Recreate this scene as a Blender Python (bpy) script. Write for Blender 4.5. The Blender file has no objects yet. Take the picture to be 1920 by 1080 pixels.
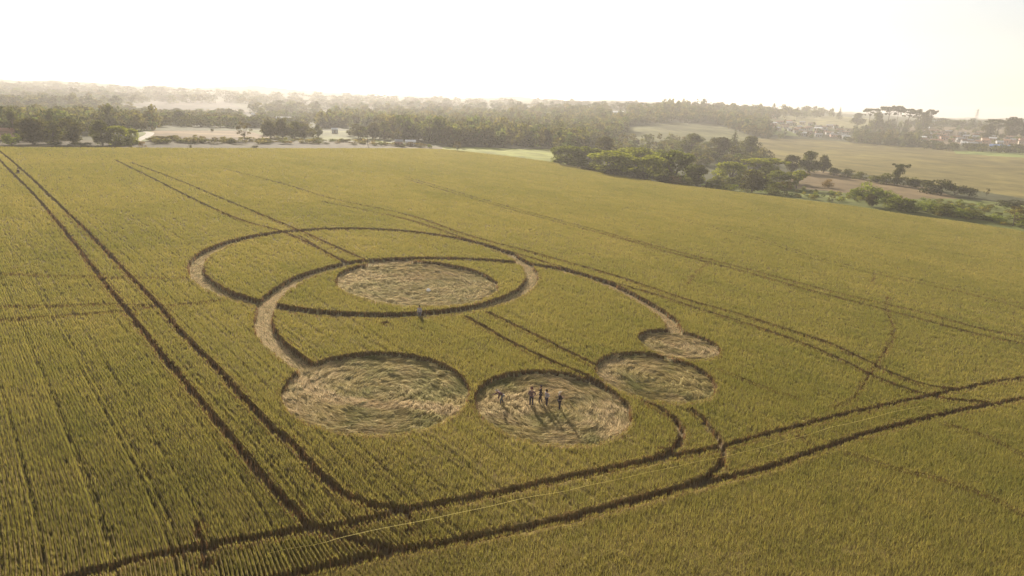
import bpy, math, random
import numpy as np
from mathutils import Vector, Matrix

# ------------------------------------------------------------------ camera, sky, sun, exposure
sc = bpy.context.scene
COL = sc.collection
FPX = 1150.0                                    # focal length in pixels of a 1920 px wide picture
CAMZ = 60.0                                     # height of the drone above world zero
HC = 24.5                                       # height of the drone above the (tilted) wheat field

def cam_matrix(pitch, roll):
    c, s = math.cos(roll), math.sin(roll)
    sp, cp = math.sin(pitch), math.cos(pitch)
    return np.array([[c, -s, 0], [sp*s, sp*c, cp], [cp*s, cp*c, -sp]])

MT = cam_matrix(math.radians(16.93), math.radians(1.7))      # true attitude of the camera
MF = cam_matrix(0.287967, 0.089782)                          # attitude relative to the field's plane
TW = MT @ MF.T                                               # field plane frame -> world
CP = np.array([0, 0, CAMZ])

def W(q):                                        # field-plane coordinates (metres) -> world
    q = np.asarray(q, float)
    return (q - np.array([0, 0, HC])) @ TW.T + CP

def ray_plane(px, py):                           # ray in the field's frame
    px, py = np.asarray(px, float), np.asarray(py, float)
    v = np.stack([(px-960)/FPX, -(py-540)/FPX, np.ones_like(px)], -1)
    return v @ MF.T

def P(px, py, z=0.8):                            # where a sight line meets the field (crop top by default)
    d = ray_plane(px, py)
    t = (z-HC)/d[..., 2]
    return d[..., :2]*t[..., None]

def ray_world(px, py):
    px, py = np.asarray(px, float), np.asarray(py, float)
    v = np.stack([(px-960)/FPX, -(py-540)/FPX, np.ones_like(px)], -1)
    return v @ MT.T

def proj(p):                                     # world -> photo pixel
    v = (np.asarray(p, float)-CP) @ MT
    return 960+FPX*v[..., 0]/v[..., 2], 540-FPX*v[..., 1]/v[..., 2]

cam = bpy.data.cameras.new('camera')
cam.sensor_width = 36.0
cam.lens = 36.0*FPX/1920
cam.clip_start = 0.5
cam.clip_end = 30000
camo = bpy.data.objects.new('camera', cam)
COL.objects.link(camo)
m = Matrix.Identity(4)
for i in range(3):
    m[i][0], m[i][1], m[i][2], m[i][3] = MT[i, 0], MT[i, 1], -MT[i, 2], CP[i]
camo.matrix_world = m
sc.camera = camo

sun_dir = TW @ np.array([-1.50, 4.70, 1.70])     # towards the sun, read from the shadows of the people
sun_dir /= np.linalg.norm(sun_dir)
sun_el = math.asin(sun_dir[2])
sun_az = math.atan2(sun_dir[0], sun_dir[1])      # clockwise from +Y
w = bpy.data.worlds.new("World")
sc.world = w
w.use_nodes = True
nt = w.node_tree
bg = nt.nodes['Background']
sky = nt.nodes.new('ShaderNodeTexSky')
sky.sky_type = 'NISHITA'
sky.sun_disc = False
sky.sun_elevation = sun_el
sky.sun_rotation = sun_az
sky.air_density = 1.0
sky.dust_density = 0.8
sky.ozone_density = 1.5
hs = nt.nodes.new('ShaderNodeHueSaturation')      # warm, hazy evening air: little blue left
hs.inputs['Saturation'].default_value = 0.35
tn = nt.nodes.new('ShaderNodeMix'); tn.data_type = 'RGBA'; tn.blend_type = 'MULTIPLY'
tn.inputs[0].default_value = 1.0
tn.inputs[7].default_value = (1.0, 0.94, 0.88, 1)
nt.links.new(sky.outputs[0], hs.inputs['Color'])
nt.links.new(hs.outputs[0], tn.inputs[6])
nt.links.new(tn.outputs[2], bg.inputs[0])
bg.inputs[1].default_value = 0.075
ld = bpy.data.lights.new('sun', 'SUN')
ld.energy = 5.0
ld.angle = math.radians(0.6)
ld.color = (1.0, 0.90, 0.76)
lo = bpy.data.objects.new('sun', ld)
COL.objects.link(lo)
lo.rotation_euler = Vector(sun_dir).to_track_quat('Z', 'Y').to_euler()
lo.location = (0, 0, 200)

vs = sc.view_settings
vs.view_transform = 'Standard'
vs.look = 'None'
vs.gamma = 1
vs.exposure = 1.12
sc.render.engine = 'CYCLES'
cy = sc.cycles
cy.max_bounces = 5
cy.diffuse_bounces = 3
cy.transmission_bounces = 3
cy.volume_bounces = 1
cy.transparent_max_bounces = 8
cy.use_adaptive_sampling = True
cy.adaptive_threshold = 0.02
try:
    cy.use_denoising = True
    cy.denoiser = 'OPENIMAGEDENOISE'
except Exception:
    pass

rng = np.random.default_rng(7)
random.seed(7)

# ------------------------------------------------------------------ helpers
def tag(o, label=None, cat=None, group=None, kind=None):
    if label: o['label'] = label
    if cat: o['category'] = cat
    if group: o['group'] = group
    if kind: o['kind'] = kind
    return o

def empty(name, loc, rz=0.0):
    o = bpy.data.objects.new(name, None)
    COL.objects.link(o)
    o.location = loc
    o.rotation_euler = (0, 0, rz)
    o.empty_display_size = 0.5
    return o

def mesh_np(name, V, Fc, cols=None, mat=None, smooth=False, mats=None, midx=None):
    V = np.ascontiguousarray(V, np.float32)
    Fc = np.ascontiguousarray(Fc, np.int32)
    n, k = Fc.shape
    me = bpy.data.meshes.new(name)
    me.vertices.add(len(V))
    me.vertices.foreach_set('co', V.ravel())
    me.loops.add(n*k)
    me.loops.foreach_set('vertex_index', Fc.ravel())
    me.polygons.add(n)
    me.polygons.foreach_set('loop_start', np.arange(0, n*k, k, dtype=np.int32))
    try:
        me.polygons.foreach_set('loop_total', np.full(n, k, np.int32))
    except Exception:
        pass
    if mats:
        for q in mats: me.materials.append(q)
        me.polygons.foreach_set('material_index', np.asarray(midx, np.int32))
    elif mat:
        me.materials.append(mat)
    me.polygons.foreach_set('use_smooth', np.full(n, smooth, bool))
    me.update(calc_edges=True)
    if cols is not None:
        a = me.color_attributes.new('col', 'FLOAT_COLOR', 'POINT')
        c4 = np.ones((len(V), 4), np.float32)
        c4[:, :3] = cols
        a.data.foreach_set('color', c4.ravel())
    return me

def link(name, me, parent=None, loc=(0, 0, 0)):
    o = bpy.data.objects.new(name, me)
    COL.objects.link(o)
    o.location = loc
    if parent is not None: o.parent = parent
    return o

def _hash(ix, iy, seed):
    h = (ix.astype(np.int64)*374761393 + iy.astype(np.int64)*668265263 + seed*1442695041) & 0xFFFFFFFF
    h = ((h ^ (h >> 13))*1274126177) & 0xFFFFFFFF
    h = h ^ (h >> 16)
    return (h & 0xFFFFFF)/float(0xFFFFFF)

def noise(x, y, seed=0):                         # value noise in 0..1
    ix, iy = np.floor(x), np.floor(y)
    fx, fy = x-ix, y-iy
    fx = fx*fx*(3-2*fx); fy = fy*fy*(3-2*fy)
    ix = ix.astype(np.int64); iy = iy.astype(np.int64)
    a = _hash(ix, iy, seed); b = _hash(ix+1, iy, seed)
    c = _hash(ix, iy+1, seed); d = _hash(ix+1, iy+1, seed)
    return (a*(1-fx)+b*fx)*(1-fy)+(c*(1-fx)+d*fx)*fy

def fbm(x, y, seed=0, octv=3):
    s = 0; amp = 0.5; tot = 0
    for k in range(octv):
        s = s+amp*noise(x*2**k, y*2**k, seed+17*k); tot += amp; amp *= 0.5
    return s/tot

def sstep(a, b, x):
    t = np.clip((x-a)/(b-a), 0, 1)
    return t*t*(3-2*t)

def smooth_poly(pts, step=0.7):                  # Catmull-Rom through points
    pts = np.asarray(pts, float)
    p = np.vstack([2*pts[0]-pts[1], pts, 2*pts[-1]-pts[-2]])
    out = []
    for i in range(1, len(p)-2):
        n = max(2, int(np.linalg.norm(p[i+1]-p[i])/step))
        t = np.linspace(0, 1, n, endpoint=False)[:, None]
        out.append(0.5*((2*p[i])+(-p[i-1]+p[i+1])*t+(2*p[i-1]-5*p[i]+4*p[i+1]-p[i+2])*t*t+(-p[i-1]+3*p[i]-3*p[i+1]+p[i+2])*t**3))
    out.append(p[-2][None])
    return np.vstack(out)

def poly_dist(q, pts):                           # distance of points q to a polyline
    best = np.full(len(q), 1e9)
    lo_, hi_ = pts.min(0)-4, pts.max(0)+4
    sel = np.where(((q > lo_) & (q < hi_)).all(1))[0]
    if len(sel) == 0: return best
    s = q[sel]; b = np.full(len(s), 1e9)
    for i in range(len(pts)-1):
        a, d = pts[i], pts[i+1]-pts[i]
        L2 = (d*d).sum()+1e-12
        near = np.where((np.abs(s[:, 0]-(a[0]+d[0]/2)) < abs(d[0])/2+3) & (np.abs(s[:, 1]-(a[1]+d[1]/2)) < abs(d[1])/2+3))[0]
        if len(near) == 0: continue
        sn = s[near]
        t = np.clip(((sn-a)@d)/L2, 0, 1)
        b[near] = np.minimum(b[near], np.hypot(sn[:, 0]-a[0]-t*d[0], sn[:, 1]-a[1]-t*d[1]))
    best[sel] = b
    return best

def in_poly(x, y, poly):
    poly = np.asarray(poly, float)
    r = np.zeros(np.shape(x), bool)
    j = len(poly)-1
    for i in range(len(poly)):
        xi, yi = poly[i]; xj, yj = poly[j]
        c = ((yi > y) != (yj > y)) & (x < (xj-xi)*(y-yi)/((yj-yi)+1e-12)+xi)
        r ^= c
        j = i
    return r

# ------------------------------------------------------------------ materials
def mat_simple(name, color, rough=0.8, metallic=0.0, nscale=3.0, namp=0.25):
    mt = bpy.data.materials.new(name); mt.use_nodes = True
    n = mt.node_tree; b = n.nodes['Principled BSDF']
    b.inputs['Roughness'].default_value = rough
    b.inputs['Metallic'].default_value = metallic
    b.inputs['Specular IOR Level'].default_value = 0.2
    tc = n.nodes.new('ShaderNodeTexCoord'); nz = n.nodes.new('ShaderNodeTexNoise')
    nz.inputs['Scale'].default_value = nscale
    n.links.new(tc.outputs['Object'], nz.inputs['Vector'])
    cr = n.nodes.new('ShaderNodeValToRGB')
    c0 = [max(0, c*(1-namp)) for c in color]; c1 = [min(1, c*(1+namp)) for c in color]
    cr.color_ramp.elements[0].color = (*c0, 1); cr.color_ramp.elements[0].position = 0.3
    cr.color_ramp.elements[1].color = (*c1, 1); cr.color_ramp.elements[1].position = 0.7
    n.links.new(nz.outputs[0], cr.inputs[0]); n.links.new(cr.outputs[0], b.inputs['Base Color'])
    return mt

def mat_leaf(name, trans=0.4, tcol=(1.0, 0.95, 0.55), gain=1.0, gloss=0.0):
    """vertex colour albedo; part of the light comes through the leaf"""
    mt = bpy.data.materials.new(name); mt.use_nodes = True
    n = mt.node_tree; n.nodes.clear()
    out = n.nodes.new('ShaderNodeOutputMaterial')
    at = n.nodes.new('ShaderNodeAttribute'); at.attribute_name = 'col'
    df = n.nodes.new('ShaderNodeBsdfDiffuse'); tr = n.nodes.new('ShaderNodeBsdfTranslucent')
    mx = n.nodes.new('ShaderNodeMixShader'); mx.inputs[0].default_value = trans
    mc = n.nodes.new('ShaderNodeMix'); mc.data_type = 'RGBA'; mc.blend_type = 'MULTIPLY'
    mc.inputs[0].default_value = 1.0
    mc.inputs[7].default_value = (*[c*gain for c in tcol], 1)
    n.links.new(at.outputs['Color'], mc.inputs[6])
    n.links.new(at.outputs['Color'], df.inputs[0]); n.links.new(mc.outputs[2], tr.inputs[0])
    n.links.new(df.outputs[0], mx.inputs[1]); n.links.new(tr.outputs[0], mx.inputs[2])
    last = mx
    if gloss:
        gl = n.nodes.new('ShaderNodeBsdfGlossy'); gl.inputs['Roughness'].default_value = .5
        gl.inputs['Color'].default_value = (.55, .48, .30, 1)
        m2 = n.nodes.new('ShaderNodeMixShader'); m2.inputs[0].default_value = gloss
        n.links.new(mx.outputs[0], m2.inputs[1]); n.links.new(gl.outputs[0], m2.inputs[2]); last = m2
    n.links.new(last.outputs[0], out.inputs[0])
    return mt

def mat_attr(name, nscale=0.5, namp=0.3, rough=0.95, bump=0.0, bscale=4.0):
    """vertex colour times procedural noise"""
    mt = bpy.data.materials.new(name); mt.use_nodes = True
    n = mt.node_tree; b = n.nodes['Principled BSDF']
    b.inputs['Roughness'].default_value = rough
    b.inputs['Specular IOR Level'].default_value = 0.05
    at = n.nodes.new('ShaderNodeAttribute'); at.attribute_name = 'col'
    ge = n.nodes.new('ShaderNodeNewGeometry')
    nz = n.nodes.new('ShaderNodeTexNoise'); nz.inputs['Scale'].default_value = nscale
    nz.inputs['Detail'].default_value = 6; nz.inputs['Roughness'].default_value = 0.65
    n.links.new(ge.outputs['Position'], nz.inputs['Vector'])
    mr = n.nodes.new('ShaderNodeMapRange')
    mr.inputs[1].default_value = 0.3; mr.inputs[2].default_value = 0.7
    mr.inputs[3].default_value = 1-namp; mr.inputs[4].default_value = 1+namp
    n.links.new(nz.outputs[0], mr.inputs[0])
    mc = n.nodes.new('ShaderNodeMix'); mc.data_type = 'RGBA'; mc.blend_type = 'MULTIPLY'
    mc.inputs[0].default_value = 1.0
    n.links.new(at.outputs['Color'], mc.inputs[6]); n.links.new(mr.outputs[0], mc.inputs[7])
    n.links.new(mc.outputs[2], b.inputs['Base Color'])
    if bump:
        bn = n.nodes.new('ShaderNodeTexNoise'); bn.inputs['Scale'].default_value = bscale
        n.links.new(ge.outputs['Position'], bn.inputs['Vector'])
        bp = n.nodes.new('ShaderNodeBump'); bp.inputs['Strength'].default_value = bump; bp.inputs['Distance'].default_value = 0.3
        n.links.new(bn.outputs[0], bp.inputs['Height']); n.links.new(bp.outputs[0], b.inputs['Normal'])
    return mt

M_WHEAT = mat_leaf('wheat', 0.48, (1.0, 0.95, 0.62), 1.25, .06)
M_STRAW = mat_leaf('straw', 0.25, (1.0, 0.92, 0.65), 1.0, .02)
M_CANOPY = mat_attr('wheat_canopy', 3.0, 0.35)
M_SOIL = mat_attr('field_soil', 2.0, 0.3)
M_LEAF = mat_leaf('leaves', 0.42, (1.0, 1.0, 0.38), 1.75)
M_LEAFW = mat_leaf('white_sacking', .5, (1, 1, 1))
M_BARK = mat_simple('bark', (0.10, 0.075, 0.055), 0.9, 0, 4.0, 0.4)
M_LAND = mat_attr('land', 0.06, 0.35, bump=0.6, bscale=0.5)

# ------------------------------------------------------------------ layout of the crop formation (field-plane metres)
# circles of flattened wheat: centre, radius
CIRC = [(-10.54, 47.31, 7.7), (4.30, 47.34, 6.7), (14.61, 55.26, 5.8), (19.17, 64.65, 4.5), (-12.79, 79.97, 10.8)]
RING_F = (-20.7, 87.7, 23.5, 0.95)               # centre, mid radius, half width
def PL(*pts): return smooth_poly(P([p[0] for p in pts], [p[1] for p in pts]))
_go = PL((566, 697), (528, 670), (493, 640), (476, 608), (479, 580), (490, 558), (520, 534), (566, 511), (643, 490), (704, 483), (777, 480), (869, 481), (960, 487), (1040, 498), (1100, 512), (1150, 529), (1202, 554), (1242, 577), (1272, 600), (1284, 625))
_gc = np.array([-3.5, 70.0])
_d = _gc-_go
ARC_G = _go+_d/np.linalg.norm(_d, axis=1)[:, None]*0.95
# wheel tracks and paths: polyline, half width, depth (1 = down to the soil)
TR = []
def T(hw, depth, *pts): TR.append((PL(*pts), hw, depth))
T(.22, 1, (-60, 235), (0, 300), (60, 360), (120, 430), (170, 495), (230, 570), (285, 640), (345, 712), (400, 778), (450, 840), (500, 897), (545, 948), (580, 978), (615, 993), (660, 1006), (720, 1020), (775, 1023), (850, 1010))
T(.22, 1, (-60, 240), (0, 283), (50, 325), (100, 372), (150, 420), (200, 470), (250, 522), (295, 568), (340, 622), (400, 680), (450, 735), (500, 790), (545, 825), (590, 875), (640, 918), (690, 940), (740, 948), (800, 945), (900, 924))
T(.24, 1, (100, 1090), (130, 1078), (250, 1046), (350, 1025), (440, 1010), (560, 990), (620, 982), (700, 967), (760, 952), (850, 936), (1000, 905), (1080, 887), (1180, 868), (1280, 848), (1340, 838), (1370, 829), (1480, 800), (1600, 770), (1740, 740), (1800, 728), (1850, 716), (1920, 706), (2000, 694), (2300, 650))
T(.27, 1, (480, 1095), (520, 1080), (620, 1055), (700, 1038), (760, 1026), (900, 1000), (1080, 962), (1200, 932), (1330, 900), (1370, 890), (1450, 870), (1530, 842), (1620, 812), (1700, 790), (1780, 771), (1850, 758), (1920, 745), (2000, 732), (2300, 684))
T(.22, 1, (1080, 962), (1200, 929), (1280, 908), (1330, 887), (1352, 866), (1358, 845), (1347, 818), (1322, 787), (1297, 764))
T(.27, 1, (1080, 887), (1180, 867), (1240, 851), (1270, 832), (1279, 808), (1264, 782), (1238, 763), (1208, 748))
T(.27, 1, (215, 298), (300, 340), (380, 380), (450, 410), (530, 433), (590, 460), (642, 488))
T(.27, 1, (245, 303), (330, 335), (420, 372), (500, 405), (560, 430), (620, 457), (687, 486))
T(.16, .5, (560, 440), (620, 475), (660, 492))
T(.25, 1, (874, 591), (960, 640), (1040, 677), (1085, 695), (1130, 716))
T(.25, 1, (916, 584), (1000, 624), (1040, 644), (1085, 666), (1112, 680))
T(.32, .95, (420, 315), (530, 343), (620, 370), (760, 400), (880, 440), (1000, 472), (1150, 514), (1222, 538), (1302, 564), (1375, 584), (1459, 610), (1551, 640), (1631, 677), (1671, 697), (1727, 717), (1760, 724), (1800, 727))
T(.30, .95, (600, 375), (760, 409), (880, 448), (990, 480), (1150, 528), (1222, 548), (1294, 572), (1391, 602), (1491, 636), (1571, 669), (1631, 699), (1691, 723), (1739, 738), (1780, 746), (1852, 752))
T(.30, .95, (760, 330), (950, 385), (1150, 438), (1270, 470), (1391, 500), (1511, 532), (1623, 560), (1731, 584), (1832, 612), (1920, 630), (2000, 648))
T(.30, .95, (760, 334), (950, 389), (1150, 442), (1270, 475), (1391, 506), (1511, 540), (1623, 569), (1731, 597), (1832, 624), (1920, 642), (2000, 660))
T(.22, .7, (1250, 400), (1431, 447), (1531, 480), (1671, 512), (1792, 536), (1920, 568), (2000, 588))
T(.22, .7, (1250, 403), (1431, 451), (1531, 485), (1671, 518), (1792, 543), (1920, 576), (2000, 597))
T(.22, .6, (1300, 372), (1500, 412), (1700, 455), (1920, 497), (2000, 512))
T(.22, .6, (1400, 372), (1600, 412), (1800, 447), (1920, 467))
T(.11, .5, (1665, 553), (1662, 578), (1669, 592), (1676, 620), (1662, 655), (1645, 678), (1628, 705), (1600, 745), (1565, 760))
T(.10, .25, (1642, 508), (1635, 530))
T(.10, .3, (1336, 484), (1305, 510), (1290, 530))
T(.20, .85, (-60, 576), (0, 573), (100, 571), (200, 568), (300, 571), (360, 566), (412, 560))
T(.17, .8, (-60, 600), (0, 597), (60, 593), (150, 587), (250, 578), (300, 572))
T(.14, .7, (-60, 508), (0, 510), (150, 516), (250, 518), (360, 518))
T(.10, .5, (1590, 845), (1640, 862), (1680, 875), (1760, 893), (1850, 925), (1920, 960))
T(.10, .4, (1770, 790), (1850, 815), (1920, 850))
T(.12, .45, (1350, 690), (1430, 722), (1500, 745))
T(.10, .8, (371, 975), (374, 995), (378, 1015), (381, 1040), (386, 1060))
T(.10, .5, (1500, 815), (1540, 842))
SPOTS = [(386, 1053, .34), (1240, 838, .2), (722, 603, .4), (880, 577, .5), (768, 990, .25), (765, 962, .2), (30, 500, .2), (790, 531, .35)]
SPOTS = [(*P(a, b), r) for a, b, r in SPOTS]
EDGE = smooth_poly(P([-160, -60, 0, 150, 300, 550, 800, 900, 1040, 1140, 1240, 1370, 1500, 1600, 1700, 1800, 1920, 2040, 2160],
                     [268, 272, 274, 275, 276, 277, 278, 286, 304, 324, 341, 357, 373, 385, 401, 414, 432, 448, 466]), 4.0)
T4A, T4B = P(760, 1026), P(1850, 758)
hd = (T4B-T4A)/np.linalg.norm(T4B-T4A)           # headland direction
hn = np.array([-hd[1], hd[0]])                   # points away from the camera

def flat_sdf(q):
    """signed distance to the flattened circles and rings (negative inside)"""
    s = np.full(len(q), 1e9)
    for cx, cy_, r in CIRC:
        s = np.minimum(s, np.hypot(q[:, 0]-cx, q[:, 1]-cy_)-r)
    cx, cy_, rm, hw = RING_F
    s = np.minimum(s, np.abs(np.hypot(q[:, 0]-cx, q[:, 1]-cy_)-rm)-hw)
    s = np.minimum(s, poly_dist(q, ARC_G)-0.95)
    for x, y, r in SPOTS:
        s = np.minimum(s, np.hypot(q[:, 0]-x, q[:, 1]-y)-r)
    return s

def edge_az():
    return np.degrees(np.arctan2(EDGE[:, 0], EDGE[:, 1])), np.hypot(EDGE[:, 0], EDGE[:, 1])
_ea, _er = edge_az()
_o = np.argsort(_ea); _ea, _er = _ea[_o], _er[_o]
def field_r(az): return np.interp(az, _ea, _er)

def crop_mask(q, cell):
    """1 = standing wheat, 0 = bare / flattened; and the signed distance"""
    j = np.stack([fbm(q[:, 0]*2.2, q[:, 1]*2.2, 3)-.5, fbm(q[:, 0]*2.2, q[:, 1]*2.2, 9)-.5], 1)
    qq = q+j*0.35
    a = 0.05+cell*0.6
    s = flat_sdf(qq)
    mk = sstep(-a, a, s)
    for pts, hw, dep in TR:
        d = poly_dist(qq, pts)-hw
        t = 1-(1-sstep(-a, a, d))*dep
        mk = np.minimum(mk, t)
        s = np.minimum(s, d+(.0 if dep > .7 else .05))
    return mk, s

def floor_h(q):
    """relief of the trampled straw: swirled swaths"""
    hf = .10*fbm(q[:, 0]*2.0, q[:, 1]*2.0, 12)
    for i, (cx, cy_, rr) in enumerate(CIRC):
        dx, dy = q[:, 0]-cx, q[:, 1]-cy_
        rd = np.hypot(dx, dy); th = np.arctan2(dy, dx)
        k = np.where(rd < rr)[0]
        if len(k) == 0: continue
        rd, th = rd[k], th[k]
        wx = (fbm(q[k, 0]*.6, q[k, 1]*.6, 140+i, 2)-.5)*2.2
        n1 = noise(rd*3.2+wx*2.4, th*rr*.9+40+i+wx*1.5, 50+i)*.55+noise(q[k, 0]*3.6, q[k, 1]*3.6, 57)*.45
        hf[k] = .02+.27*sstep(.30, .80, n1)*(.4+.8*noise(q[k, 0]*.8, q[k, 1]*.8, 71))
    return hf

def bend(q, t):
    return 1.3*np.exp(-np.clip(t, 0, 99)/4.0)*(1-sstep(-12, -2, q[:, 0]))

def rows_u(q):
    """seed row coordinate: rows run away to the upper left, and turn along the headland"""
    t = (q-T4A)@hn
    u1 = q@np.array([0.713, 0.701]) + bend(q, t)
    u2 = (q-T4A)@hn
    return np.where(t > -0.2, u1, u2)

def row_gap(u):
    """some rows stand thinner than others"""
    k = np.round(u/0.2).astype(np.int64)
    return _hash(k, k*0+3, 77)

def wheat_tint(q, n):
    """base colour of standing wheat: greener and browner patches"""
    a = fbm(q[:, 0]*.05, q[:, 1]*.05, 21, 4)
    b = fbm(q[:, 0]*.35, q[:, 1]*.35, 33, 3)
    st = fbm(rows_u(q)*.9, (q@np.array([-.701, .713]))*.06, 44, 2)
    g = np.clip((a-.5)*1.1+(b-.5)*.8+(st-.5)*.5+.5, 0, 1)[:, None]
    green = np.array([0.198, 0.190, 0.062]); gold = np.array([0.280, 0.243, 0.094])
    return green*(1-g)+gold*g

# ------------------------------------------------------------------ field mesh (soil and the top of the crop)
def build_field():
    az = np.radians(np.linspace(-52, 52, 1380))
    dep = np.radians(np.concatenate([np.linspace(58, 12, 500, endpoint=False), np.linspace(12, 3.6, 260)]))
    r = 23.9/np.tan(dep)
    A, R = np.meshgrid(az, r)
    nr, na = A.shape
    q = np.stack([np.sin(A)*R, np.cos(A)*R], -1).reshape(-1, 2)
    Rf = R.ravel(); Af = np.degrees(A.ravel())
    cell = Rf*0.0013
    mk, s = crop_mask(q, cell)
    rowamp = 0.16*(1-sstep(55, 115, Rf))*(1-.85*sstep(-14, 6, Af))
    u = rows_u(q)
    hc = 0.52+rowamp*np.cos(u/0.2*2*np.pi)-.10*(row_gap(u) < .10)*(1-sstep(60, 130, Rf))*(((q-T4A)@hn) > 0)+0.10*(noise(q[:, 0]*3, q[:, 1]*3, 5)-.5)+0.10*(fbm(q[:, 0]*.6, q[:, 1]*.6, 6)-.5)
    # flattened floor: swirled swaths
    hf = floor_h(q)
    z = mk*hc+(1-mk)*hf
    fr = field_r(Af)
    out = Rf > fr
    z = np.where(out, -0.6, z)
    V = W(np.column_stack([q, z]))
    idx = np.arange(nr*na).reshape(nr, na)
    Fc = np.stack([idx[:-1, :-1], idx[:-1, 1:], idx[1:, 1:], idx[1:, :-1]], -1).reshape(-1, 4)[:, ::-1]
    keep = (~out[Fc]).any(1)
    Fc = Fc[keep]
    fm = mk[Fc].mean(1)
    crop = fm > 0.45
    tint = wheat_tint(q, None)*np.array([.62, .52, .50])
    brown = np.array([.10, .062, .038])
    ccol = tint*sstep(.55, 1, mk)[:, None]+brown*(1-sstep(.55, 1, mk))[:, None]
    k = fbm(q[:, 0]*1.1, q[:, 1]*1.1, 80)[:, None]
    soil = np.array([.15, .115, .065])*(1-k)+np.array([.21, .165, .09])*k
    fs = flat_sdf(q)
    strawc = np.array([.34, .28, .15])*(1-k)+np.array([.24, .22, .10])*k
    scol = np.where((fs < .1)[:, None], strawc, soil)

    def sub(Fs, cols, name, mat):
        used = np.unique(Fs)
        remap = np.full(len(V), -1, np.int64); remap[used] = np.arange(len(used))
        return mesh_np(name, V[used], remap[Fs], cols[used], mat, True)
    g = link('ground', sub(Fc[~crop], scol, 'ground', M_SOIL))
    tag(g, kind='structure')
    c = link('wheat_crop', sub(Fc[crop], ccol, 'wheat_crop', M_CANOPY))
    tag(c, 'green gold standing wheat covering the whole field around the flattened circles', 'wheat', kind='stuff')
    return c

crop = build_field()

# ------------------------------------------------------------------ ears and leaves of the wheat
def tris(qx, qy, zb, zt, wd, lean, rnd):
    """one upright leaf-like triangle per entry, field-plane coordinates"""
    n = len(qx)
    a = rnd.uniform(0, 2*np.pi, n)
    dx, dy = np.cos(a)*wd/2, np.sin(a)*wd/2
    lx, ly = rnd.normal(0, 1, n)*lean, rnd.normal(0, 1, n)*lean
    V = np.empty((n, 3, 3))
    V[:, 0] = np.column_stack([qx-dx, qy-dy, zb])
    V[:, 1] = np.column_stack([qx+dx, qy+dy, zb])
    V[:, 2] = np.column_stack([qx+lx, qy+ly, zt])
    return V

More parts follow.
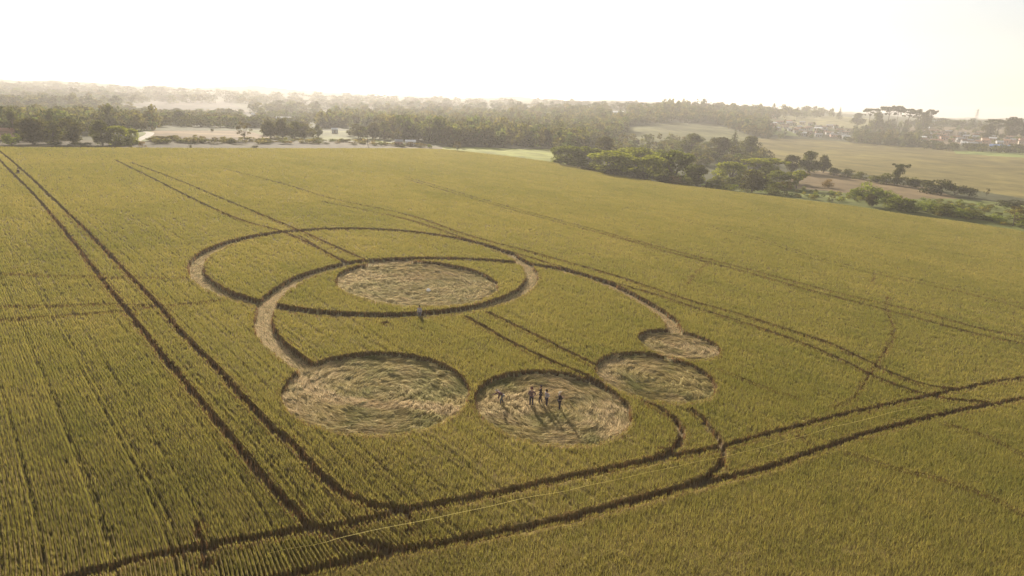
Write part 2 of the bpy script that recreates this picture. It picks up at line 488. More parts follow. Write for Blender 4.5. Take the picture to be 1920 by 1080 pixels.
def build_ears():
    allV, allC = [], []
    R = np.random.default_rng(1)
    e1 = np.array([0.713, 0.701]); e2 = np.array([-.701, .713])
    def prob(rr): return np.minimum(1, (60/rr)**1.5)
    parts, ugs = [], []
    du, dv, rmax = .2, .095, 125.0
    L = rmax*1.3
    us = np.arange(-L, L, du); vs_ = np.arange(-L, L, dv)
    for ch in np.array_split(us, 12):
        U, Vv = np.meshgrid(ch, vs_, indexing='ij')
        U = U.ravel(); Vv = Vv.ravel()+R.uniform(-dv/2, dv/2, U.size)
        q0 = U[:, None]*e1+Vv[:, None]*e2
        ok = (q0[:, 1] > 5) & (np.abs(q0[:, 0]) < q0[:, 1]*1.25+4)
        q0, U = q0[ok], U[ok]
        t = (q0-T4A)@hn
        q = q0-e1*bend(q0, t)[:, None]
        rr = np.hypot(q[:, 0], q[:, 1]); aa = np.degrees(np.arctan2(q[:, 0], q[:, 1]))
        ok = (rr > 19) & (rr < rmax) & (np.abs(aa) < 50) & (((q-T4A)@hn) > 0) & (R.uniform(0, 1, len(q)) < prob(rr))
        parts.append(q[ok]); ugs.append(U[ok])
    us2 = np.arange(-60, 0, du); vv2 = np.arange(-90, 120, dv)
    U, Vv = np.meshgrid(us2, vv2, indexing='ij'); U = U.ravel(); Vv = Vv.ravel()+R.uniform(-dv/2, dv/2, U.size)
    q = T4A+U[:, None]*hn+Vv[:, None]*hd
    rr = np.hypot(q[:, 0], q[:, 1]); aa = np.degrees(np.arctan2(q[:, 0], q[:, 1]))
    ok = (rr > 19) & (np.abs(aa) < 50) & (R.uniform(0, 1, len(q)) < prob(rr))
    parts.append(q[ok]); ugs.append(np.full(int(ok.sum()), 1e6))
    # beyond: the same thinning density, rows no longer resolved
    dens = 1/(du*dv)
    rb = np.linspace(rmax, 345, 120)
    for r0, r1 in zip(rb[:-1], rb[1:]):
        n = int(math.radians(100)/2*(r1*r1-r0*r0)*dens*float(prob((r0+r1)/2)))
        aa = np.radians(R.uniform(-50, 50, n)); rr = np.sqrt(R.uniform(r0*r0, r1*r1, n))
        parts.append(np.column_stack([np.sin(aa)*rr, np.cos(aa)*rr])); ugs.append(np.full(n, 1e6))
    q = np.concatenate(parts); ug = np.concatenate(ugs)
    q = q+R.normal(0, .012, q.shape)
    rr = np.hypot(q[:, 0], q[:, 1]); aa = np.degrees(np.arctan2(q[:, 0], q[:, 1]))
    k_ = rr < field_r(aa)-.3; q = q[k_]; ug = ug[k_]; rr = rr[k_]
    mk, s = crop_mask(q, rr*0)
    clump = fbm(q[:, 0]*1.3, q[:, 1]*1.3, 90, 3)
    gap = row_gap(ug)
    keep = (mk > .8) & (s > .06) & (R.uniform(0, 1, len(q)) < (.75+.45*clump)*np.where(ug < 1e5, np.where(gap < .12, .35, .62+.38*gap), 1))
    q, s, clump, rr = q[keep], s[keep], clump[keep], rr[keep]
    n = len(q)
    print('tufts', n)
    tint = wheat_tint(q, None)
    wsc = (np.maximum(rr, 30)/40)**.9
    for b in range(4):
        off = e1*(R.normal(0, .016, n)*np.minimum(wsc, 1.5))[:, None]+e2*(R.normal(0, .06, n)*wsc)[:, None]
        zt = .79+.10*clump+R.normal(0, .03, n)
        zb = np.where(s < .28, .60, .36)+R.uniform(0, .12, n)
        V = tris(q[:, 0]+off[:, 0], q[:, 1]+off[:, 1], zb, zt, (.032*wsc*R.uniform(.7, 1.3, n)), .05+.00015*rr, R)
        v = R.uniform(.84, 1.16, n)[:, None]
        gold = R.uniform(0, 1, n)[:, None] < .35
        c = tint*v*np.where(gold, np.array([1.15, 1.08, .95]), np.array([.96, 1.0, .9]))
        allV.append(V); allC.append(c)
    # tall stalks at the cut edges
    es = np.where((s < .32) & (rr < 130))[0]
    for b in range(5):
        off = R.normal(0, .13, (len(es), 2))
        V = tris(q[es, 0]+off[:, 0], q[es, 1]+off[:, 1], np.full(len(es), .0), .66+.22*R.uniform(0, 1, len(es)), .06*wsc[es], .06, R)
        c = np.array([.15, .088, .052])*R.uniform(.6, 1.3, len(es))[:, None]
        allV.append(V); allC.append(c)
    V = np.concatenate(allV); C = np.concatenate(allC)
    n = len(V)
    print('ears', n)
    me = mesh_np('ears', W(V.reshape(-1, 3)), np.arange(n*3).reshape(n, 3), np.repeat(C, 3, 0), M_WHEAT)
    o = link('ears', me, crop)
    o['kind'] = 'stuff'
build_ears()

# ------------------------------------------------------------------ flattened wheat
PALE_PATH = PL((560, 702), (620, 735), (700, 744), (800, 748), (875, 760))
def build_straw():
    R = np.random.default_rng(11)
    Vs, Cs = [], []
    def lay(q, ang, col, ln, zlo=.06, zhi=.20):
        n = len(q)
        rr = np.hypot(q[:, 0], q[:, 1]); ws = (rr/45)**.9
        a = ang+R.normal(0, .33, n)
        l = ln*R.uniform(.6, 1.3, n)
        fl = floor_h(q); z0 = fl+R.uniform(-.02, zhi-zlo, n)*.6; z1 = z0+R.normal(0.03, .07, n)
        dx, dy = np.cos(a), np.sin(a)
        wd = .030*ws*R.uniform(.6, 1.6, n)
        V = np.empty((n, 3, 3))
        V[:, 0] = np.column_stack([q[:, 0]-dy*wd/2, q[:, 1]+dx*wd/2, z0])
        V[:, 1] = np.column_stack([q[:, 0]+dy*wd/2, q[:, 1]-dx*wd/2, z0+R.normal(0, .012, n)])
        V[:, 2] = np.column_stack([q[:, 0]+dx*l, q[:, 1]+dy*l, np.maximum(z1, fl+.01)])
        Vs.append(V); Cs.append(col)
    pale = np.array([.64, .49, .28]); straw = np.array([.46, .365, .15]); green = np.array([.27, .26, .10]); dark = np.array([.12, .10, .045])
    def colour(q, palef):
        n = len(q)
        palef = np.clip(palef+(noise(q[:, 0]*1.9, q[:, 1]*1.9, 66)-.5)*.6, 0, 1)
        k = fbm(q[:, 0]*.55, q[:, 1]*.55, 61, 3)+R.normal(0, .12, n)
        g = np.clip((k-.38)*3.4, 0, 1)*(1-palef)
        g = g[:, None]; p = palef[:, None]
        c = (straw*(1-p)+pale*p)*(1-g)+green*g
        dk = (R.uniform(0, 1, n) < .12)[:, None]
        c = np.where(dk, dark, c)
        return c*R.uniform(.7, 1.25, n)[:, None]
    for i, (cx, cy_, r) in enumerate(CIRC):
        n = int(math.pi*r*r*(230 if i < 4 else 120))
        rd = r*np.sqrt(R.uniform(0, 1.0, n)); th = R.uniform(0, 2*np.pi, n)
        q = np.column_stack([cx+rd*np.cos(th), cy_+rd*np.sin(th)])
        wob = (fbm(q[:, 0]*.5, q[:, 1]*.5, 100+i, 2)-.5)*2.4
        sgn = -1 if i in (0, 2) else 1
        ang = th+sgn*(np.pi/2)+wob*.6+.25

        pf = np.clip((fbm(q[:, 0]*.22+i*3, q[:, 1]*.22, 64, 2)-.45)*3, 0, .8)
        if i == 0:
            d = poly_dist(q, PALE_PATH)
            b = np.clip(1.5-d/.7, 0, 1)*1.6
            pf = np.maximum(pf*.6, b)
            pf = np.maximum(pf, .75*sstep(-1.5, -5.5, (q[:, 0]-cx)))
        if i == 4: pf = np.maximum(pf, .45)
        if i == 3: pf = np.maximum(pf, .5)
        lay(q, ang, colour(q, pf), .75, .05, .24)
    # rings
    cx, cy_, rm, hw = RING_F
    n = 22000
    th = R.uniform(0, 2*np.pi, n); rd = rm+R.uniform(-hw, hw, n)
    q = np.column_stack([cx+rd*np.cos(th), cy_+rd*np.sin(th)])
    lay(q, th+np.pi/2, colour(q, np.full(n, .8)), .7)
    seg = np.linalg.norm(np.diff(ARC_G, axis=0), axis=1); cum = np.concatenate([[0], np.cumsum(seg)])
    n = 26000
    t = R.uniform(0, cum[-1], n)
    x = np.interp(t, cum, ARC_G[:, 0]); y = np.interp(t, cum, ARC_G[:, 1])
    x2 = np.interp(t+.5, cum, ARC_G[:, 0]); y2 = np.interp(t+.5, cum, ARC_G[:, 1])
    x1 = np.interp(t-.5, cum, ARC_G[:, 0]); y1 = np.interp(t-.5, cum, ARC_G[:, 1])
    ang = np.arctan2(y2-y1, x2-x1)
    o = R.uniform(-.95, .95, n)
    q = np.column_stack([x-np.sin(ang)*o, y+np.cos(ang)*o])
    lay(q, ang, colour(q, np.full(n, .95)), .7)
    V = np.concatenate(Vs); C = np.concatenate(Cs)
    n = len(V); print('straw', n)
    me = mesh_np('flattened_wheat', W(V.reshape(-1, 3)), np.arange(n*3).reshape(n, 3), np.repeat(C, 3, 0), M_STRAW)
    o = link('flattened_wheat', me)
    tag(o, 'pale swirled flattened wheat lying in the circles and rings', 'flattened wheat', kind='stuff')
build_straw()

# ------------------------------------------------------------------ terrain beyond the field
COLS = {   # photo column: (distance, photo row) pairs beyond the field's edge
 0: [(300, 262), (385, 243), (550, 222), (800, 205), (1200, 190), (1700, 178), (2500, 155), (3500, 170)],
 110: [(300, 263), (385, 244), (550, 224), (800, 207), (1200, 192), (1700, 178), (2500, 154), (3500, 170)],
 300: [(290, 264), (335, 250), (385, 243), (500, 232), (700, 216), (900, 205), (1300, 192), (2000, 175), (2600, 165), (3500, 176)],
 600: [(330, 266), (360, 262), (420, 250), (600, 232), (900, 214), (1400, 200), (2200, 178), (2800, 177), (3500, 186)],
 850: [(345, 276), (380, 270), (450, 256), (600, 240), (900, 219), (1500, 200), (2200, 188), (3000, 187)],
 1040: [(330, 292), (383, 278), (450, 268), (600, 247), (800, 226), (1100, 207), (1700, 197), (2200, 192), (3000, 196)],
 1240: [(300, 335), (400, 300), (470, 283), (550, 264), (680, 240), (800, 227), (950, 212), (1150, 201), (1500, 201), (3000, 202)],
 1400: [(290, 358), (380, 325), (450, 300), (560, 278), (700, 262), (850, 244), (1050, 224), (1300, 211), (1700, 208), (3000, 208)],
 1500: [(300, 360), (380, 330), (430, 315), (600, 285), (850, 262), (1050, 242), (1300, 224), (1600, 215), (2000, 214), (3000, 213)],
 1700: [(275, 387), (330, 365), (380, 347), (430, 335), (600, 302), (850, 275), (1000, 260), (1200, 243), (1500, 230), (1900, 226), (3000, 224)],
 1920: [(280, 413), (330, 392), (400, 368), (470, 348), (620, 315), (850, 289), (1000, 272), (1200, 254), (1500, 238), (1900, 231), (3000, 228)],
}
DG = np.concatenate([np.geomspace(5, 200, 45, endpoint=False), np.linspace(200, 900, 210, endpoint=False), np.geomspace(900, 5200, 120)])
def plane_z(x, y):                               # world height of the field's soil plane
    n = TW @ np.array([0, 0, 1.0])
    c = W(np.array([0, 0, 0.0]))
    return c[2]-((x-c[0])*n[0]+(y-c[1])*n[1])/n[2]
_ew = W(np.column_stack([EDGE, np.zeros(len(EDGE))]))
_wa = np.degrees(np.arctan2(_ew[:, 0], _ew[:, 1])); _wd = np.hypot(_ew[:, 0], _ew[:, 1])
_o = np.argsort(_wa); _wa, _wd = _wa[_o], _wd[_o]
def edge_d(az): return np.interp(az, _wa, _wd)
_ca, _cz = [], []
for px in sorted(COLS):
    r = ray_world(px, 250.0)
    a = math.degrees(math.atan2(r[0], r[1]))
    de = float(edge_d(a))
    ex, ey = math.sin(math.radians(a))*de, math.cos(math.radians(a))*de
    ds, zs = [de*1.003], [float(plane_z(ex, ey))-.35]
    for d, py in COLS[px]:
        if d < de+8: continue
        rr = ray_world(px, float(py))
        ds.append(d); zs.append(CAMZ+d*rr[2]/math.hypot(rr[0], rr[1]))
    ds.append(5200); zs.append(zs[-1]-15)
    _ca.append(a); _cz.append(np.interp(DG, ds, zs))
_ca = np.array(_ca); _cz = np.array(_cz)
for it in range(6):                              # round the slopes off
    s = _cz.copy()
    s[:, 1:-1] = (_cz[:, :-2]+2*_cz[:, 1:-1]+_cz[:, 2:])/4
    _cz = s
TAZ = np.concatenate([np.linspace(-180, -62, 60, endpoint=False), np.linspace(-62, 62, 1100, endpoint=False), np.linspace(62, 180, 60)])
def build_z():
    Z = np.empty((len(TAZ), len(DG)))
    for j in range(len(DG)):
        # smooth interpolation across azimuth
        Z[:, j] = np.interp(TAZ, _ca, _cz[:, j])
    k = np.hanning(61); k /= k.sum()
    for j in range(len(DG)):
        Z[:, j] = np.convolve(np.pad(Z[:, j], 30, mode='edge'), k, 'valid')
    A, D = np.meshgrid(np.radians(TAZ), DG, indexing='ij')
    X, Y = np.sin(A)*D, np.cos(A)*D
    de = edge_d(TAZ)[:, None]
    pz = plane_z(X, Y)-.7
    t = sstep(de*1.0, de*1.0+14, D)
    far = sstep(350, 900, D)
    Z = Z+far*(fbm(X*.012, Y*.012, 5, 3)-.5)*(3+D*.006)+sstep(1500, 2300, D)*(fbm(X*.0022+3, Y*.0022, 19, 3)-.38)*46
    Z = pz*(1-t)+Z*t
    # behind and beside the camera the land levels out
    side = sstep(62, 110, np.abs(TAZ))[:, None]
    Z = Z*(1-side)+np.clip(pz, 20, 50)*side
    return X, Y, Z
TX, TY, TZ = build_z()
def terrain_z(x, y):
    a = np.degrees(np.arctan2(x, y)); d = np.hypot(x, y)
    fa = np.interp(a, TAZ, np.arange(len(TAZ))); fd = np.interp(d, DG, np.arange(len(DG)))
    i = np.clip(fa.astype(int), 0, len(TAZ)-2); j = np.clip(fd.astype(int), 0, len(DG)-2)
    u, v = fa-i, fd-j
    return (TZ[i, j]*(1-u)*(1-v)+TZ[i+1, j]*u*(1-v)+TZ[i, j+1]*(1-u)*v+TZ[i+1, j+1]*u*v)
_ds = np.concatenate([np.arange(225, 900, 2.0), np.geomspace(900, 4500, 260)])
def ground(px, py):
    """first point of the land beyond the field on a sight line; None over the horizon"""
    r = ray_world(px, py); h = math.hypot(r[0], r[1])
    a = math.degrees(math.atan2(r[0], r[1]))
    d = _ds[_ds > float(edge_d(a))+1]
    x, y = r[0]/h*d, r[1]/h*d
    z = CAMZ+r[2]/h*d
    tz = terrain_z(x, y)
    w_ = np.where(z < tz)[0]
    if len(w_) == 0: return None
    i = w_[0]
    return np.array([x[i], y[i], tz[i]])

LAND = [  # polygon in the photo, base colour
 ([(700, 262), (800, 277), (900, 276), (1040, 279), (1075, 290), (1075, 330), (700, 300)], (.24, .25, .06)),
 ([(-200, 262), (180, 262), (470, 263), (700, 266), (830, 277), (830, 300), (-200, 300)], (.125, .10, .05)),
 ([(282, 244), (460, 245), (520, 252), (560, 262), (282, 262)], (.19, .135, .07)),
 ([(460, 244), (740, 245), (780, 262), (560, 264), (500, 255)], (.14, .14, .045)),
 ([(240, 240), (285, 243), (280, 264), (235, 266)], (.17, .18, .06)),
 ([(250, 195), (290, 186), (430, 190), (460, 207), (560, 213), (300, 218)], (.085, .07, .045)),
 ([(300, 212), (440, 204), (470, 208), (420, 216), (310, 222)], (.13, .105, .06)),
 ([(1140, 262), (1180, 238), (1260, 230), (1340, 234), (1440, 262), (1440, 290), (1150, 290)], (.15, .145, .055)),
 ([(1415, 258), (1560, 264), (1700, 275), (2100, 296), (2100, 400), (1920, 372), (1800, 352), (1650, 332), (1540, 316), (1420, 300)], (.19, .155, .05)),
 ([(1790, 281), (2100, 291), (2100, 303), (1790, 288)], (.22, .26, .07)),
 ([(1480, 325), (1540, 320), (1660, 342), (1740, 352), (1800, 372), (1700, 372), (1560, 358), (1480, 350)], (.20, .145, .075)),
 ([(1280, 350), (1480, 352), (1560, 358), (1700, 372), (1800, 372), (2100, 400), (2100, 520), (1280, 420)], (.15, .165, .045)),
 ([(1440, 216), (1560, 215), (1650, 226), (1620, 240), (1440, 240)], (.30, .27, .13)),
 ([(1440, 238), (1530, 244), (1500, 256), (1430, 250)], (.22, .25, .08)),
 ([(1700, 236), (2100, 240), (2100, 282), (1700, 268)], (.22, .17, .11)),
]
def build_land():
    na, nd = TX.shape
    V = np.stack([TX, TY, TZ], -1).reshape(-1, 3)
    cols = np.empty((len(V), 3)); cols[:] = (.085, .085, .04)
    ax, d = np.degrees(np.arctan2(V[:, 0], V[:, 1])), np.hypot(V[:, 0], V[:, 1])
    front = (np.abs(ax) < 58) & (d > 150)
    px = np.full(len(V), -1e5); py = np.full(len(V), -1e5)
    px[front], py[front] = proj(V[front])
    wob = (fbm(V[:, 0]*.03, V[:, 1]*.03, 8, 2)-.5)
    for poly, c in LAND:
        s = in_poly(px, py+wob*4, poly)
        st = fbm(V[s, 0]*.004+V[s, 1]*.012, V[s, 1]*.02-V[s, 0]*.01, 15, 3)
        n2 = fbm(V[s, 0]*.05, V[s, 1]*.05, 16, 3)
        cols[s] = np.array(c)*.85*(.35+.85*st+.45*n2)[:, None]
    inside = d < edge_d(ax)+1
    inside |= np.abs(ax) > 60
    cols[inside & (d < 600)] = (.15, .13, .045)
    # dirt track behind the left trees
    idx = np.arange(na*nd).reshape(na, nd)
    Fc = np.stack([idx[:-1, :-1], idx[1:, :-1], idx[1:, 1:], idx[:-1, 1:]], -1).reshape(-1, 4)[:, ::-1]
    o = link('terrain', mesh_np('terrain', V, Fc, cols, M_LAND, True))
    tag(o, kind='structure')
build_land()

M_ROAD = mat_simple('pale_dirt', (.34, .30, .24), 0.95, 0, 0.4, .2)
def drape_strip(name, pxs, half, mat):
    pts = [ground(*p) for p in pxs]
    pts = smooth_poly(np.array([p[:2] for p in pts if p is not None]), 2.0)
    d = np.gradient(pts, axis=0); d /= np.linalg.norm(d, axis=1)[:, None]+1e-9
    nrm = np.column_stack([-d[:, 1], d[:, 0]])
    V = []
    for k in (-1, -.33, .33, 1):
        p = pts+nrm*half*k
        V.append(np.column_stack([p, terrain_z(p[:, 0], p[:, 1])+(.10 if abs(k) < 1 else -.05)]))
    V = np.stack(V, 1); n = len(pts)
    idx = np.arange(n*4).reshape(n, 4)
    Fc = np.stack([idx[:-1, :-1], idx[1:, :-1], idx[1:, 1:], idx[:-1, 1:]], -1).reshape(-1, 4)
    o = link(name, mesh_np(name, V.reshape(-1, 3), Fc, None, mat, True))
    tag(o, kind='structure')
drape_strip('dirt_road', [(246, 268), (258, 263), (270, 258), (279, 253), (281, 249), (270, 247)], 2.2, M_ROAD)

# ------------------------------------------------------------------ trees
def crown_arrays(R, shape, ncard, card, col, colvar=.3):
    """leaf clumps spread over the lobes of a crown 1 m high and 1 m wide, base at z 0.25"""
    lobes = []
    if shape == 'round':
        for k in range(20):
            v = R.normal(0, 1, 3); v /= np.linalg.norm(v); rr = R.uniform(.15, .33)
            lobes.append((v[0]*rr, v[1]*rr, .50+v[2]*.33, R.uniform(.13, .21), .85))
    elif shape == 'wide':
        for k in range(20):
            a = R.uniform(0, 6.28); rr = .36*math.sqrt(R.uniform(0, 1))
            lobes.append((math.cos(a)*rr, math.sin(a)*rr, .74-.5*rr*rr*2+R.normal(0, .03), R.uniform(.11, .17), .75))
        for k in range(10):
            a = R.uniform(0, 6.28); lobes.append((math.cos(a)*.34, math.sin(a)*.34, R.uniform(.04, .2), .13, 1.0))
        for k in range(18):
            a = R.uniform(0, 6.28); rr = R.uniform(.2, .40)
            lobes.append((math.cos(a)*rr, math.sin(a)*rr, R.uniform(.10, .55), R.uniform(.10, .15), 1.0))
    elif shape == 'flat':
        for k in range(12):
            a = R.uniform(0, 6.28); rr = R.uniform(.1, .36)
            lobes.append((math.cos(a)*rr, math.sin(a)*rr, R.uniform(.25, .65), R.uniform(.09, .13), .9))
        for k in range(14):
            a = R.uniform(0, 6.28); rr = .40*math.sqrt(R.uniform(0, 1))
            lobes.append((math.cos(a)*rr, math.sin(a)*rr, .86-.35*rr+R.normal(0, .02), R.uniform(.10, .15), .5))
    elif shape == 'tall':
        for k in range(16):
            z = R.uniform(.25, .92); a = R.uniform(0, 6.28); rr = .30*(1.05-z)*1.3*R.uniform(.3, 1)
            lobes.append((math.cos(a)*rr, math.sin(a)*rr, z, R.uniform(.11, .17)*(1.3-z*.6), 1.1))
    elif shape == 'cone':
        for k in range(20):
            z = .12+.84*(k/19); a = R.uniform(0, 6.28); rr = .24*(1.0-z)
            lobes.append((math.cos(a)*rr, math.sin(a)*rr, z, .05+.24*(1-z), .8))
    elif shape == 'candelabra':
        for k in range(11):
            a = k/11*6.28+R.uniform(-.2, .2); rr = R.uniform(.26, .42)
            lobes.append((math.cos(a)*rr, math.sin(a)*rr, .88+R.normal(0, .035), R.uniform(.10, .14), .42))
        lobes.append((0, 0, .93, .15, .4)); lobes.append((.1, .05, .80, .12, .4))
        for k in range(4):
            a = R.uniform(0, 6.28); lobes.append((math.cos(a)*.24, math.sin(a)*.24, .68, .08, .5))
    elif shape == 'bush':
        for k in range(14):
            a = R.uniform(0, 6.28); rr = .36*math.sqrt(R.uniform(0, 1))
            lobes.append((math.cos(a)*rr, math.sin(a)*rr, R.uniform(.2, .72)-.4*rr, R.uniform(.15, .22), .9))
    elif shape == 'thin':
        for k in range(13):
            v = R.normal(0, 1, 3); v /= np.linalg.norm(v); rr = R.uniform(.22, .40)
            lobes.append((v[0]*rr, v[1]*rr, .62+v[2]*.30, R.uniform(.08, .13), .8))
    L = np.array(lobes)
    pr = L[:, 3]**2; pr /= pr.sum()
    li = R.choice(len(L), ncard, p=pr)
    v = R.normal(0, 1, (ncard, 3)); v[:, 2] = v[:, 2]*.9+.25
    v /= np.linalg.norm(v, axis=1)[:, None]
    rad = L[li, 3]*R.uniform(.55, 1.12, ncard)
    c = L[li, :3]+v*rad[:, None]*np.stack([np.ones(ncard), np.ones(ncard), L[li, 4]], 1)
    # card frame
    nrm = v+R.normal(0, .55, (ncard, 3)); nrm /= np.linalg.norm(nrm, axis=1)[:, None]
    t = np.cross(nrm, R.normal(0, 1, (ncard, 3))); t /= np.linalg.norm(t, axis=1)[:, None]+1e-9
    b = np.cross(nrm, t)
    s = card*R.uniform(.6, 1.4, ncard)[:, None]
    V = np.stack([c-t*s, c+b*s*.7, c+t*s*.9, c-b*s*.6], 1)
    clump = R.uniform(1-colvar, 1+colvar, len(L))[li]*R.uniform(.7, 1.3, ncard)
    hue = R.uniform(0, 1, ncard)[:, None]*.35
    C = (np.array(col)*(1-hue)+np.array([col[0]*1.5, col[1]*1.25, col[2]*.8])*hue)*clump[:, None]
    return V.reshape(-1, 3), np.repeat(C, 4, 0), L

def trunk_arrays(R, L, shape, thick=.03):
    """tapered trunk with limbs out to the lobes"""
    V, Fq = [], []
    def tube(p0, p1, r0, r1, n=6, seg=3, bend=.02):
        p0, p1 = np.array(p0, float), np.array(p1, float)
        base = len(V); d = p1-p0; d /= np.linalg.norm(d)+1e-9
        a = np.cross(d, [.3, .9, .1]); a /= np.linalg.norm(a); b = np.cross(d, a)
        for k in range(seg+1):
            t = k/seg; c = p0*(1-t)+p1*t+(a*math.sin(t*3.1)*bend if 0 < k < seg else 0)
            r = r0*(1-t)+r1*t
            for i in range(n):
                th = 2*math.pi*i/n
                V.append(c+(a*math.cos(th)+b*math.sin(th))*r)
        for k in range(seg):
            for i in range(n):
                j = (i+1) % n
                Fq.append((base+k*n+i, base+k*n+j, base+(k+1)*n+j, base+(k+1)*n+i))
    fork = {'round': .34, 'wide': .22, 'flat': .45, 'tall': .6, 'cone': .85, 'candelabra': .80, 'bush': .08, 'thin': .3}[shape]
    tube((0, 0, -.03), (0, 0, fork), thick, thick*.7, 7)
    for l in L[:10]:
        tube((0, 0, fork*R.uniform(.75, 1)), l[:3], thick*.45, thick*.12, 5)
    return np.array(V), np.array(Fq)

PROTO = {}
KINDS = {  # shape, cards, card size, colour
 'broad green': ('wide', 4500, .032, (.10, .115, .028)),
 'bright green': ('wide', 4500, .032, (.17, .185, .038)),
 'flat bright': ('flat', 3200, .032, (.18, .19, .04)),
 'dark round': ('round', 2600, .032, (.055, .052, .026)),
 'mid round': ('round', 2600, .032, (.075, .080, .028)),
 'tall dark': ('tall', 1500, .026, (.050, .055, .025)),
 'tall cone': ('cone', 1300, .024, (.045, .052, .024)),
 'candelabra': ('candelabra', 1300, .026, (.045, .050, .024)),
 'bush': ('bush', 1300, .036, (.080, .085, .026)),
 'green bush': ('bush', 1300, .036, (.15, .18, .04)),
 'dark bush': ('bush', 1300, .036, (.045, .046, .022)),
 'brown bush': ('bush', 1000, .034, (.14, .095, .05)),
 'thin': ('thin', 900, .024, (.075, .062, .035)),
}
_pr = np.random.default_rng(5)
for kname, (sh, nc, cs, col) in KINDS.items():
    for var in range(2):
        V, C, L = crown_arrays(_pr, sh, nc, cs, col)
        me = mesh_np('crown', V, np.arange(len(V)).reshape(-1, 4), C, M_LEAF)
        TV, TF = trunk_arrays(_pr, L, sh, .030 if sh not in ('candelabra', 'thin') else .018)
        tm = mesh_np('trunk', TV, TF, None, M_BARK, True)
        PROTO[(kname, var)] = (me, tm)

def tree(kind, px, py, hpx, wpx, label, cat='tree', group=None, name=None, d=None, lean=None, rot=None):
    """a tree whose foot stands on the land at the sight line (px, py); size from its size in the photo"""
    if d is None:
        g = ground(px, py)
        if g is None: print('no ground', px, py); return None
    else:
        r = ray_world(px, py); h = math.hypot(r[0], r[1])
        g = np.array([r[0]/h*d, r[1]/h*d, 0]); g[2] = terrain_z(g[0], g[1])
    depth = float((g-CP) @ MT[:, 2])
    H, Wd = hpx*depth/FPX*(1.10 if 'bush' in kind else 0.88 if kind == 'candelabra' else 1.02), wpx*depth/FPX*(.98 if kind == 'candelabra' else 1.15)
    me, tm = PROTO[(kind, random.randint(0, 1))]
    e = empty(name or ('bush' if 'bush' in kind else 'tree'), g, random.uniform(0, 6.28) if rot is None else rot)
    for nm, mm in (('crown', me), ('trunk', tm)):
        o = link(nm, mm, e)
        o.scale = (Wd, Wd, H)
    if lean: e.rotation_euler = (lean[0], lean[1], e.rotation_euler[2])
    tag(e, label, cat, group)
    return e

